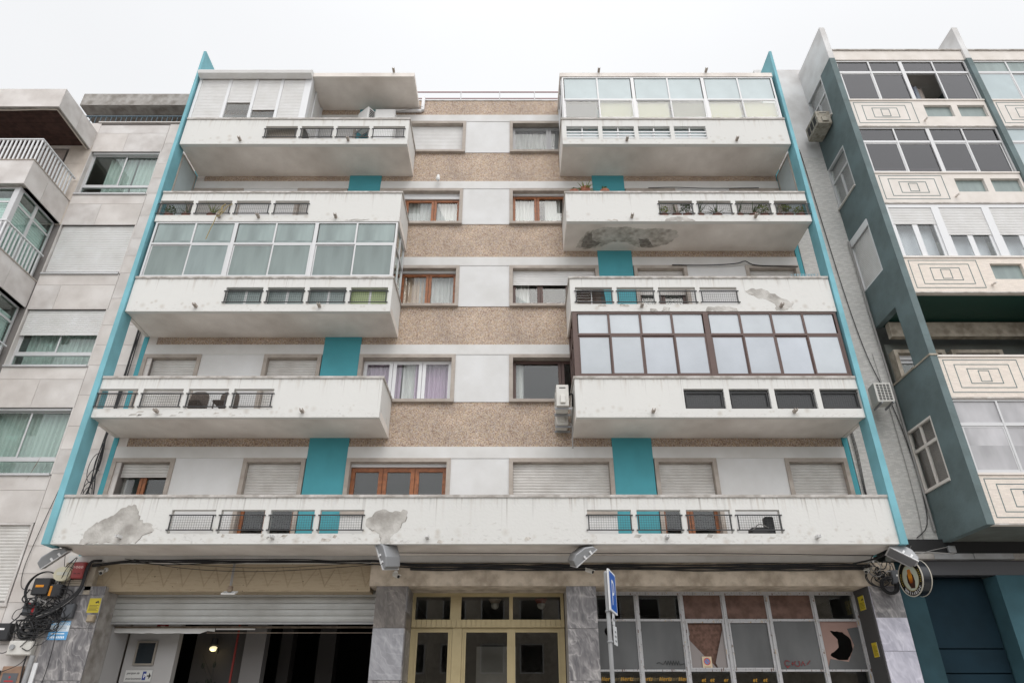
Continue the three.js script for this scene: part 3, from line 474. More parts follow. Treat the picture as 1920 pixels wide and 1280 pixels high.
  const sh = shutterGeo(-1.0, 1.0, y0, 19.43, 0, 0.06); const sg = plain(shutterGeo(ZF - 0.222, -16.08, y0 + 0.02, 19.43, 0, 0.075)); { const p = sg.attributes.position; for (let i = 0; i < p.count; i++) p.setXYZ(i, -6.36 + p.getZ(i), p.getY(i), p.getX(i)); sg.computeVertexNormals(); }
  mesh('side_shutter', sg, M.shutter, k); mesh('side_frame', [bar([-6.33, y0, -15.35], [-6.33, 19.42, -15.35], 0.03, 0.06), bx(-6.38, -6.31, y0, 19.43, -15.99, -16.08)], M.pvc, k);
}
{ // frosted wind screens between the fins and the wall (storeys 3)
  for (const [s, n] of [[-1, 3], [1, 3]]) { const x = U(s * 9.07), y0 = B(n) + 0.2, y1 = B(n + 1) - 0.02, scr = mesh('wind_screen', sring(x - 0.02, x + 0.02, y0, y1, ZW + 0.05, -15.11, 0.04), M.surround, house); mesh('pane', bx(x - 0.005, x + 0.005, y0 + 0.04, y1 - 0.04, ZW + 0.09, -15.15), M.frostBlue, scr); mesh('rail', bar([x, y0 + 1.0, -15.15], [x, y0 + 1.7, ZW + 0.09], 0.03, 0.03), M.surround, scr); }
  for (const n of [1, 2]) for (const s of [-1, 1]) mesh('balcony_edge', bx(U(s * 9.05), U(s * 9.15), B(n) + 0.01, B(n) + 0.2, -15.11, ZW - 0.05), M.soffit, house);
}
// ---------------------------------------------------------------- ground floor
const ZG = -16.0;
{
  mesh('fascia', bx(-10.1, U(9.03), 4.79, B(0) + 0.012, ZG + 0.02, ZG - 0.25), M.lintel, house);
  mesh('beam', [bx(-3.2, 8.68, 4.28, 4.789, ZG, -17.05), bx(-9.05, -3.21, 4.86, 4.91, ZG, -17)], M.beam, house);
  mesh('beam', bx(-9.42, -3.21, 4.19, 4.789, ZG - 0.17, -16.62), M.beamRaw, house, { label: 'raw brown concrete beam over the garage' });
  mesh('beam_trim', [bx(-9.56, -9.42, 4.19, 4.78, ZG + 0.0, -16.6), bx(-9.56, -9.42, 4.10, 4.19, ZG + 0.01, -16.6)], M.plasterBeige, house);
  mesh('wall_end', [bx(-10.13, -9.57, 4.29, 4.789, ZG + 0.001, -16.6)], M.plasterBeige, house);
  // marble-faced piers: each slab is its own piece
  const pier = (x0, x1, rows, mats, back) => { const p = mesh('pier', bx(x0 + 0.02, x1 - 0.02, 0.12, 4.275, ZG - 0.03, back), M.concreteDirty, house); for (let i = 0; i + 1 < rows.length; i++) { mesh('marble_slab', bx(x0, x1, rows[i + 1] + 0.004, rows[i] - 0.004, ZG, ZG - 0.028), mats[i % mats.length], p, { shift: i * 0.37 + x0 }); } return p; };
  const sidePier = (p, x, rows, mats, z0, z1, i0) => { for (let i = 0; i + 1 < rows.length; i++) mesh('marble_slab', bx(x - 0.019, x, rows[i + 1] + 0.004, rows[i] - 0.004, z0, z1), mats[i % mats.length], p, { shift: i * 0.5 + i0 }); };
  pier(-10.13, -9.08, [4.28, 4.09, 3.40, 2.38, 1.3, 0.12], [M.marble, M.marble, M.marble], -16.75);
  const c1 = pier(-3.03, -2.35, [4.28, 3.41, 2.39, 1.3, 0.12], [M.marbleDark, M.marbleLight, M.marble, M.marble], -17.1); sidePier(c1, -2.331, [4.28, 3.75, 3.41, 2.39, 1.3, 0.12], [M.marble, M.marbleDark, M.marble], ZG - 0.03, -17, 0.3);
  const c2 = pier(1.21, 1.875, [4.28, 3.40, 2.38, 1.3, 0.12], [M.marble, M.marble, M.marble], -17.1); 
  const c3 = pier(7.98, 8.66, [4.28, 2.95, 1.6, 0.12], [M.marblePale], -17.1);
  mesh('pier_side', bx(7.955, 7.978, 0.12, 4.28, ZG - 0.03, -16.9), std(C(0.07, 0.068, 0.068)), c3); 
  mesh('plaster_stain', bx(7.985, 8.655, 3.62, 4.27, ZG + 0.002, ZG + 0.004), M.marble, c3);
}
{ // garage: half-raised roller shutter, one piece per slat
  const z = -16.62, dr = mesh('garage_shutter', [bx(-9.15, -3.06, 4.37, 4.6, z - 0.01, z - 0.5)], M.galv, house), slatM = noisy(C(0.52, 0.53, 0.52), T.stone, 2.2, { roughness: 0.45, metalness: 0.2 });
  const prof = (y) => strips([[y, z - 0.012], [y + 0.012, z + 0.004], [y + 0.07, z + 0.014], [y + 0.125, z + 0.006], [y + 0.135, z - 0.012]], -9.13, -3.08);
  for (let i = 0; i < 6; i++) mesh('slat', prof(3.60 + i * 0.135), slatM, dr);
  mesh('bottom_bar', [bx(-9.13, -3.08, 3.555, 3.598, z - 0.02, z + 0.02)], M.galv, dr);
  mesh('guide_rail', [bx(-9.24, -9.15, 0.12, 4.3, z + 0.02, z - 0.10), bx(-9.15, -9.13, 0.12, 4.3, z + 0.05, z + 0.021)], M.steel, dr); mesh('guide_rail', bx(-3.12, -3.05, 0.12, 4.3, z + 0.03, z - 0.10), M.steel, dr);
  const r = rng(5), top = [], bot = []; for (let i = 0; i <= 14; i++) { const x = -9.12 + 2.3 * i / 14; top.push([x, 3.50 + 0.01 * r()]); bot.unshift([x, 3.39 + 0.02 * r() + (i > 12 ? 0.04 : 0)]); } const g = poly([...top, ...bot], 0.012); g.translate(0, 0, -16.9); mesh('edge_strip', [g, bx(-6.8, -5.9, 3.47, 3.51, -16.9, -16.888)], M.acWhite, dr, { label: 'torn white strip' });
  mesh('inner_track', [bx(-9.1, -3.05, 3.50, 3.54, -16.86, -16.83), bx(-7.0, -3.05, 3.40, 3.418, -16.92, -16.9)], noisy(C(0.25, 0.2, 0.16), T.rough, 0.8), dr);
  // inside the garage
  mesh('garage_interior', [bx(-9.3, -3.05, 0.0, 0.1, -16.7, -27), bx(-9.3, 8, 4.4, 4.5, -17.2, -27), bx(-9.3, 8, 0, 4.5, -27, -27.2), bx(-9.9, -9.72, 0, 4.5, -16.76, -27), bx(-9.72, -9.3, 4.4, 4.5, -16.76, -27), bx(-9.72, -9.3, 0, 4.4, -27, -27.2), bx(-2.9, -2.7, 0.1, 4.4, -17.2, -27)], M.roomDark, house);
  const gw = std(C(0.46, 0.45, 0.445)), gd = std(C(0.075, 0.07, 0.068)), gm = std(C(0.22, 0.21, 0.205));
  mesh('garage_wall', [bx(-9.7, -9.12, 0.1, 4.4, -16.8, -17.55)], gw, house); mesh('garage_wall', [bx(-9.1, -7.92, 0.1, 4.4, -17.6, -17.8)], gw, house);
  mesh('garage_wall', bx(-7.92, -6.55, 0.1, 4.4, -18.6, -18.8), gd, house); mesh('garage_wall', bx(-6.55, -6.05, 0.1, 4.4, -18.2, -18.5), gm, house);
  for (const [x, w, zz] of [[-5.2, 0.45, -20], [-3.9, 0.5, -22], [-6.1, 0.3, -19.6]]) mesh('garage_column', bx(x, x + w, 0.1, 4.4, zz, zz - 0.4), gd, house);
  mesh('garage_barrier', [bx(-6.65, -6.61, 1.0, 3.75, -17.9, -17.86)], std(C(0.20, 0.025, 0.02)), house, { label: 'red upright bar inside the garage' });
}
{ // entrance doors of the building: cream metal frames
  const z = -17.0, p = M.doorPaint, d = mesh('entrance', [bx(-2.33, 1.21, 4.205, 4.285, z + 0.04, z - 0.06), bx(-2.33, -2.26, 0.12, 4.205, z + 0.04, z - 0.06), bx(1.14, 1.21, 0.12, 4.205, z + 0.04, z - 0.06), bx(-1.44, -1.19, 3.69, 4.205, z + 0.05, z - 0.06), bx(-1.37, -1.15, 0.12, 3.53, z + 0.05, z - 0.06), bx(-0.065, 0.02, 3.69, 4.205, z + 0.02, z - 0.05)], p, house, { label: 'cream metal entrance doors' });
  const ribs = []; for (let x = -2.32; x < 1.2; x += 0.115) ribs.push(bx(x, Math.min(x + 0.107, 1.21), 3.525, 3.69, z + 0.04, z + 0.105)); mesh('transom_bar', [...ribs, bx(-2.34, 1.21, 3.52, 3.695, z - 0.05, z + 0.04)], p, d);
  for (const [a, c] of [[-2.26, -1.44], [-1.19, -0.065], [0.02, 1.14]]) mesh('pane', bx(a, c, 3.695, 4.205, z - 0.01, z - 0.004), M.glass, d);
  for (const [a, c] of [[-2.26, -1.375], [-1.145, -0.02], [-0.018, 1.14]]) { const leaf = mesh('door', [...ring(a, c, 0.13, 3.515, z - 0.04, z + 0.03, 0.055), ...ring(a + 0.055, c - 0.055, 0.185, 3.46, z - 0.03, z + 0.05, 0.035)], p, d); mesh('pane', bx(a + 0.08, c - 0.08, 0.21, 3.44, z - 0.005, z + 0.001), M.glass, leaf); }
  mesh('lobby', [bx(-2.6, 1.9, 0.0, 0.1, -17.1, -22), bx(-2.6, -2.5, 0.1, 4.3, -17.1, -22), bx(1.5, 1.6, 0.1, 4.3, -17.1, -22), bx(-2.6, 1.6, 0.1, 4.35, -22, -22.1), bx(-2.6, 1.6, 4.29, 4.35, -17.1, -22)], std(C(0.11, 0.10, 0.092)), house);
  mesh('lobby_wall', [bx(-0.9, 0.1, 0.1, 3.3, -18.9, -19.0)], std(C(0.28, 0.26, 0.24), { roughness: 0.3 }), house);
  for (const x of [-0.42, 0.72]) { const g = new THREE.CylinderGeometry(0.16, 0.10, 0.10, 18); g.translate(x, 4.23, -17.9); const b = new THREE.SphereGeometry(0.10, 14, 8); b.translate(x, 4.15, -17.9); mesh('ceiling_lamp', [g], x > 0 ? std(C(0.25, 0.08, 0.06)) : std(C(0.35, 0.28, 0.22)), house); mesh('lamp_globe', b, std(C(0.5, 0.47, 0.42)), house); }
}
{ // closed shop: rusted white iron frames, six bays
  const z = -16.75, xs = [1.90, 2.88, 3.91, 4.885, 5.91, 6.97, 7.95], shop = mesh('shopfront', [bx(1.88, 7.95, 4.20, 4.279, z + 0.03, z - 0.05)], M.shopFrame, house, { label: 'closed shopfront with rusted frames' });
  const fr = [], tY = 3.66, mY = 2.62;
  for (const x of xs) fr.push(bx(x - 0.026, x + 0.026, 0.12, 4.20, z + 0.04, z - 0.04), bx(x - 0.055, x - 0.028, 0.12, 4.20, z + 0.02, z - 0.04), bx(x + 0.028, x + 0.055, 0.12, 4.20, z + 0.02, z - 0.04));
  for (let i = 0; i < 6; i++) { const a = xs[i] + 0.056, c = xs[i + 1] - 0.056; fr.push(bx(a, c, tY - 0.025, tY + 0.025, z + 0.02, z - 0.03), bx(a, c, mY - 0.02, mY + 0.02, z + 0.02, z - 0.03)); if (i === 2 || i === 3) fr.push(...ring(a, c, mY + 0.02, tY - 0.025, z - 0.02, z + 0.035, 0.035)); }
  mesh('frame', fr, M.shopFrame, shop);
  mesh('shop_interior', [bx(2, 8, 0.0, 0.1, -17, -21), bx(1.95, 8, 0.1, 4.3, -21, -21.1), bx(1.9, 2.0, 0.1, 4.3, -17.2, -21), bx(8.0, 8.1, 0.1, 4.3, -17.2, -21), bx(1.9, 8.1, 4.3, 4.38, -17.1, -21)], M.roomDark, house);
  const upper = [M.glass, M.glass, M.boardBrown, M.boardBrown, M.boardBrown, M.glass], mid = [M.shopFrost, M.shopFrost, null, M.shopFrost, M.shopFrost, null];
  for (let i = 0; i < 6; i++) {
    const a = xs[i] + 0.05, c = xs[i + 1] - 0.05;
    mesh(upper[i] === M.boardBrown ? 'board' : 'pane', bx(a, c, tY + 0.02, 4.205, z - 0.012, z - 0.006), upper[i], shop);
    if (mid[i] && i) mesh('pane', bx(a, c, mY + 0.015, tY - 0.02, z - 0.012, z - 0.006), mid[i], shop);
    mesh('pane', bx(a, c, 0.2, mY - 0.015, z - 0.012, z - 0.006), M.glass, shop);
  }
  { // first pane has a round vent hole
    const a = xs[0] + 0.05, c = xs[1] - 0.05, h = []; for (let k = 0; k < 28; k++) h.push([2.20 + 0.095 * Math.cos(-k / 28 * 6.283), 3.42 + 0.095 * Math.sin(-k / 28 * 6.283)]); const g = poly([[a, mY + 0.015], [c, mY + 0.015], [c, tY - 0.02], [a, tY - 0.02]], 0.006, [h]); g.translate(0, 0, z - 0.012); mesh('pane', g, M.shopFrost, shop);
  }
  { // broken pane over a brown board
    const a = xs[2] + 0.05, c = xs[3] - 0.05, y0 = mY + 0.015, y1 = tY - 0.02; mesh('board', bx(a, c, y0, y1, z - 0.06, z - 0.05), noisy(C(0.17, 0.095, 0.072), T.rough, 0.4), shop);
    const shard = std(C(0.27, 0.245, 0.24), { roughness: 0.2 }); 
    for (const pts of [[[a, y0], [a + 0.62, y0], [a + 0.52, y0 + 0.12], [a + 0.42, y0 + 0.2], [a + 0.04, y0 + 0.62], [a, y0 + 0.55]], [[a + 0.64, y0], [c, y0], [c, y1 - 0.05], [a + 0.58, y0 + 0.14]], [[a, y0 + 0.64], [a + 0.08, y0 + 0.72], [a + 0.04, y1], [a, y1]]]) { const g = poly(pts, 0.006); g.translate(0, 0, z - 0.012); mesh('broken_pane', g, shard, shop); }
  }
  { // last bay: pinkish board with a torn hole
    const a = xs[5] + 0.05, c = xs[6] - 0.05, y0 = mY + 0.015, y1 = tY - 0.02, h = ragged([[a + 0.22, y0 + 0.80], [a + 0.5, y0 + 0.78], [a + 0.66, y0 + 0.62], [a + 0.66, y0 + 0.42], [a + 0.5, y0 + 0.2], [a + 0.28, y0 + 0.2], [a + 0.12, y0 + 0.3], [a + 0.34, y0 + 0.46], [a + 0.36, y0 + 0.62]].reverse(), 8, 0.02);
    const g = poly([[a, y0], [c, y0], [c, y1], [a, y1]], 0.02, [h]); g.translate(0, 0, z - 0.05); mesh('board', g, M.boardPink, shop);
    const g2 = poly([[a, y0], [c, y0], [c, y1 - 0.12], [a + 0.62, y1 - 0.16], [a + 0.7, y0 + 0.5], [a + 0.5, y0 + 0.16], [a + 0.1, y0 + 0.22]], 0.006); g2.translate(0, 0, z - 0.02); mesh('broken_pane', g2, M.shopFrost, shop);
  }
}
// ---------------------------------------------------------------- left neighbour: pale limestone block with projecting bays
{
  const nb = thing('stone_apartment_building', 'pale limestone block with projecting bays left of the turquoise fin', 'apartment building', [-14, 0, -16.1]), Z = -16.1;
  const S = 2.967, sill = k => 6.89 + S * k, WH = 1.775, r = rng(61), lm = () => M.limestone[Math.floor(r() * 3)];
  const slab = (x0, x1, y0, y1, m, d = 0) => mesh('stone_slab', bx(x0 + 0.004, x1 - 0.004, y0 + 0.004, y1 - 0.004, Z - 0.028, Z + d), m ?? lm(), nb, { shift: r() * 5 });
  const XL = -13.50, XR = -11.26, XE = -9.6;
  const back = [bx(-22, -13.48, 0, 18.83, Z - 0.03, Z - 0.3), bx(XR + 0.02, XE, 0, 18.83, Z - 0.03, Z - 0.3)]; for (let k = -1; k < 5; k++) back.push(bx(-13.48, XR + 0.02, k < 0 ? 3.0 : sill(k - 1) + WH + 0.02, k === 4 ? 18.83 : k < 0 ? 3.92 : sill(k) - 0.02, Z - 0.03, Z - 0.3));
  back.splice(2, 1); back.push(bx(-13.48, XR + 0.02, 2.6, 3.90, Z - 0.03, Z - 0.3), bx(-13.48, XR + 0.02, 5.72, sill(0) - 0.02, Z - 0.03, Z - 0.3)); back.splice(2, 1);
  mesh('wall', back, M.joint, nb);
  // strip of slabs beside the fin
  for (let y = 0.12, i = 0; y < 18.7; i++) { const h = [0.86, 0.62, 0.62, 0.867][i % 4]; slab(XR + 0.03, XE, y, Math.min(y + h, 18.83)); y += h; }
  // spandrels between the windows
  for (let k = 0; k < 5; k++) { const y1 = sill(k) - 0.03, y0 = k ? sill(k - 1) + WH : 5.72; slab(XL, XR + 0.026, y1 - 0.36, y1); const m = XL + 0.72 + 0.5 * r(); slab(XL, m, y0, y1 - 0.36); slab(m, XR + 0.026, y0, y1 - 0.36); }
   slab(XL, XR + 0.026, 2.6, 3.90); slab(-22, XL, 0.12, 2.9); slab(-22, XL, 2.9, 4.4); slab(-22, XL, 17.7, 18.83);
  // windows: k = 0..3 regular, the lowest one closed by its shutter
  const kinds = [{ cur: [[0, 1]] }, { shut: 0.44, cur: [[0.05, 0.45], [0.45, 1]] }, { shut: 0.94 }, { cur: [[0.22, 0.62], [0.66, 1]], green: true }];
  for (let k = 0; k < 4; k++) {
    const y0 = sill(k), y1 = y0 + WH, w = mesh('window', [bx(XL + 0.02, XR, y0 - 0.03, y0 + 0.02, Z + 0.05, Z - 0.3), ...ring(XL + 0.03, XR - 0.01, y0 + 0.02, y1, Z - 0.14, Z - 0.2, 0.05)], M.aluminium, nb), a = XL + 0.08, c = XR - 0.06, m = (a + c) / 2, t = y0 + 0.42, o = kinds[k];
    mesh('frame', [...ring(a, m + 0.03, t + 0.04, y1 - 0.05, Z - 0.15, Z - 0.17, 0.045), ...ring(m - 0.03, c, t + 0.04, y1 - 0.05, Z - 0.172, Z - 0.195, 0.045), bx(a, c, t - 0.04, t + 0.04, Z - 0.13, Z - 0.2)], M.aluminium, w);
    mesh('pane', bx(a, m, t + 0.04, y1 - 0.06, Z - 0.158, Z - 0.163), M.glassGreen, w); mesh('pane', bx(m, c, t + 0.04, y1 - 0.06, Z - 0.182, Z - 0.187), M.glassGreen, w); mesh('pane', bx(a, c, y0 + 0.03, t - 0.04, Z - 0.165, Z - 0.17), M.glassGreen, w);
    (o.cur ?? []).forEach(([p, q], i) => mesh('curtain', curtainGeo(a + (c - a) * p, a + (c - a) * q, y0 + 0.03, y1 - 0.02, Z - 0.36, 90 + k * 3 + i, 0.035, 0.16), M.curtain, w));
    if (o.shut) mesh('shutter', [shutterGeo(a - 0.03, c + 0.03, y1 - (WH - 0.05) * o.shut, y1, Z - 0.075, 0.066), bx(a - 0.03, c + 0.03, y1 - (WH - 0.05) * o.shut - 0.035, y1 - (WH - 0.05) * o.shut, Z - 0.09, Z - 0.07)], M.shutter, w);
    else mesh('shutter_box', bx(a, c, y1 - 0.06, y1, Z - 0.05, Z - 0.13), M.aluminium, w);
    mesh('jamb', bx(XL, XL + 0.03, y0, y1, Z, Z - 0.3), M.limestone[0], w); mesh('jamb', bx(XR - 0.01, XR + 0.03, y0, y1, Z - 0.001, Z - 0.3), M.limestone[0], w);
  }
  { const w = mesh('window', ring(XL, XR, 3.90, 5.72, Z + 0.004, Z - 0.2, 0.05), M.limestone[1], nb); mesh('shutter', shutterGeo(XL + 0.05, XR - 0.05, 3.98, 5.67, Z - 0.06, 0.074), M.shutterOld, w); mesh('sill', bx(XL - 0.05, XR + 0.04, 3.86, 3.92, Z + 0.05, Z - 0.2), M.limestone[1], w); }
  // rooms behind
  const inn = [bx(-22, XE, 0, 18.8, -21, -21.2), bx(XE, XE + 0.1, 0, 18.8, Z - 0.31, -21)]; for (let k = 0; k < 5; k++) inn.push(bx(-22, XE, sill(k) - 1.0, sill(k) - 0.8, Z - 0.31, -21)); mesh('interior', inn, M.room, nb);
  // roof terrace with an iron rail under a stained slab
  mesh('roof_slab', [bx(-14.5, XE, 19.68, 20.22, Z, -21)], M.concreteDirty, nb); mesh('terrace_wall', bx(-22, XE, 18.83, 20.22, -17.9, -18.1), M.concreteDirty, nb); mesh('coping', bx(-13.6, XE, 18.83, 18.87, Z + 0.04, Z - 0.32), M.limestone[0], nb);
  const posts = []; for (let x = -14.2; x < XE; x += 0.17) posts.push(bx(x - 0.011, x + 0.011, 18.87, 19.24, Z - 0.1, Z - 0.12)); mesh('terrace_railing', [bx(-14.3, XE, 19.24, 19.28, Z - 0.09, Z - 0.13), ...posts], std(C(0.10, 0.14, 0.17)), nb);
  mesh('terrace_column', bx(-11.95, -11.55, 18.83, 19.68, -16.9, -17.2), M.limestoneWarm, nb);
  // projecting bays
  const XB = -13.53, ZB = -14.35;
  for (let k = 0; k < 5; k++) {
    const y0 = 5.74 + S * k, y1 = y0 + (k === 4 ? 0 : 0.86); if (k === 4) break;
    const p = mesh('bay_parapet', [bx(-22, XB - 0.03, y0, y1, ZB - 0.03, ZB - 0.2), bx(XB - 0.2, XB - 0.03, y0, y1, ZB - 0.2, Z), bx(-22, XB - 0.03, y0, y0 + 0.2, ZB - 0.2, Z)], M.concreteDirty, nb);
    mesh('stone_slab', bx(-15.2, XB, y0 + 0.004, y1, ZB, ZB - 0.028), lm(), p); mesh('stone_slab', bx(-17.2, -15.208, y0 + 0.004, y1, ZB, ZB - 0.028), lm(), p);
    mesh('stone_slab', bx(XB - 0.028, XB, y0 + 0.004, y1, ZB - 0.03, -15.1), lm(), p, { shift: k }); mesh('stone_slab', bx(XB - 0.028, XB, y0 + 0.004, y1, -15.108, Z), lm(), p, { shift: k + 1.7 });
    mesh('coping', [bx(-22, XB + 0.02, y1, y1 + 0.03, ZB + 0.02, ZB - 0.22), bx(XB - 0.22, XB + 0.02, y1, y1 + 0.03, ZB - 0.22, Z)], M.surround, p);
    const rt = y1 + 0.84, bars = [], side = []; // railing on the parapet
    for (let x = XB - 0.06; x > -16.5; x -= 0.125) bars.push(bx(x - 0.022, x + 0.022, y1 + 0.03, rt, ZB - 0.05, ZB - 0.075));
    for (let z = ZB - 0.19; z > Z + 0.12; z -= 0.135) side.push(bx(XB - 0.075, XB - 0.05, y1 + 0.03, rt, z - 0.022, z + 0.022));
    mesh('bay_railing', [...bars, ...side, bx(-22, XB - 0.03, rt, rt + 0.035, ZB - 0.03, ZB - 0.1), bx(XB - 0.1, XB - 0.03, rt, rt + 0.035, ZB - 0.1, Z + 0.06)], M.pvc, p);
    if (k < 3) { // glazed bay
      const g0 = y1 + 0.03, g1 = y0 + S - 0.003, xg = XB - 0.16, zg = ZB - 0.16, t = g1 - 0.52, gz = mesh('bay_window', [bx(xg - 0.09, xg + 0.02, g0, g1, zg - 0.09, zg + 0.02)], M.aluminium, nb);
      mesh('frame', [...sring(xg - 0.03, xg + 0.01, g0, g1, Z + 0.02, zg - 0.09, 0.055), bx(xg - 0.028, xg + 0.008, t - 0.03, t + 0.03, Z + 0.08, zg - 0.15), bx(xg - 0.029, xg + 0.012, g0 + 0.055, g1 - 0.055, -15.32, -15.22), ...ring(-22, xg - 0.09, g0, g1, zg - 0.03, zg + 0.01, 0.055), bx(-21.9, xg - 0.15, t - 0.03, t + 0.03, zg - 0.028, zg + 0.008), bx(-15.2, -15.1, g0 + 0.06, g1 - 0.06, zg - 0.03, zg + 0.012)], M.aluminium, gz);
      mesh('pane', bx(xg - 0.012, xg - 0.006, g0 + 0.05, t - 0.03, Z + 0.05, -15.27), M.glassGreen, gz); mesh('pane', bx(xg - 0.012, xg - 0.006, g0 + 0.05, t - 0.03, -15.27, zg - 0.06), M.glassGreen, gz); mesh('pane', bx(xg - 0.012, xg - 0.006, t + 0.03, g1 - 0.05, Z + 0.05, zg - 0.06), M.glassGreen, gz);
      mesh('pane', bx(-21.9, xg - 0.06, g0 + 0.05, t - 0.03, zg - 0.012, zg - 0.006), M.glassGreen, gz); mesh('pane', bx(-21.9, xg - 0.06, t + 0.03, g1 - 0.05, zg - 0.012, zg - 0.006), M.glassGreen, gz);
      mesh('blind', [(() => { const q = plain(shutterGeo(Z + 0.06, zg - 0.1, g0, g1 - 0.3, 0, 0.09)), pp = q.attributes.position; for (let i = 0; i < pp.count; i++) pp.setXYZ(i, xg - 0.1 + pp.getZ(i), pp.getY(i), pp.getX(i)); q.computeVertexNormals(); return q; })(), shutterGeo(-21.9, xg - 0.12, g0, g1 - 0.3, zg - 0.1, 0.09)], std(C(0.62, 0.68, 0.66)), gz);
    }
  }
  { // open top terrace under a heavy stone eave with a dark boarded ceiling
    const e = mesh('eave', [bx(-22, XB - 0.03, 17.66, 18.40, ZB - 0.03, ZB - 0.14), bx(XB - 0.14, XB - 0.03, 17.66, 18.40, ZB - 0.14, Z), bx(-22, XB - 0.03, 18.2, 18.41, ZB - 0.14, Z)], M.concreteDirty, nb);
    mesh('stone_slab', bx(-16.6, XB, 17.66, 18.41, ZB, ZB - 0.028), lm(), e); mesh('stone_slab', bx(XB - 0.028, XB, 17.66, 18.41, ZB - 0.03, -15.25), lm(), e); mesh('stone_slab', bx(XB - 0.028, XB, 17.66, 18.41, -15.258, Z), lm(), e, { shift: 2.2 });
    for (let i = 0; i < 11; i++) { const z = ZB - 0.15 - i * 0.158; mesh('plank', bx(-22, XB - 0.15, 17.82 + 0.004 * (i % 2), 17.85, z, z - 0.152), M.woodCeil, e); }
    mesh('broken_edge', [tube([[-16, 17.65, ZB - 0.12], [-15, 17.64, ZB - 0.13], [-14.2, 17.66, ZB - 0.12], [XB - 0.1, 17.65, ZB - 0.12]], 0.02, 30), tube([[XB - 0.11, 17.65, ZB - 0.12], [XB - 0.1, 17.64, -15.2], [XB - 0.11, 17.65, Z]], 0.022, 24)], M.limestoneWarm, e);
    slab(-14.2, XL, 14.6, 15.4, M.limestoneWarm, 0.004); slab(-14.2, XL, 15.4, 16.3, M.limestoneWarm, 0.004); slab(-14.2, XL, 16.3, 17.05, M.limestoneWarm, 0.004); slab(-14.2, XL, 17.05, 17.82, M.limestoneWarm, 0.004);
    mesh('terrace_shutter', [shutterGeo(-16.5, -14.24, 16.0, 17.6, Z + 0.03, 0.06)], noisy(C(0.42, 0.36, 0.33), T.stone, 1), nb); mesh('terrace_door', bx(-16.5, -14.24, 14.7, 16.0, Z + 0.01, Z + 0.02), M.black, nb);
  }
  mesh('entrance_panel', bx(-14.5, -10.86, 0.3, 2.58, Z + 0.02, Z + 0.04), M.black, nb);
  for (const [x0, y0, x1, y1, x2, y2] of [[-11.05, 7.35, -11.15, 6.75, -11.0, 7.15]]) { const g = poly([[x0 - 0.6, y0], [x1 - 0.65, y1], [x2 - 0.68, y2]], 0.003); g.translate(0, 0, Z + 0.001); mesh('rust_stain', g, noisy(C(0.30, 0.22, 0.17), T.rough, 0.4), nb); }
}
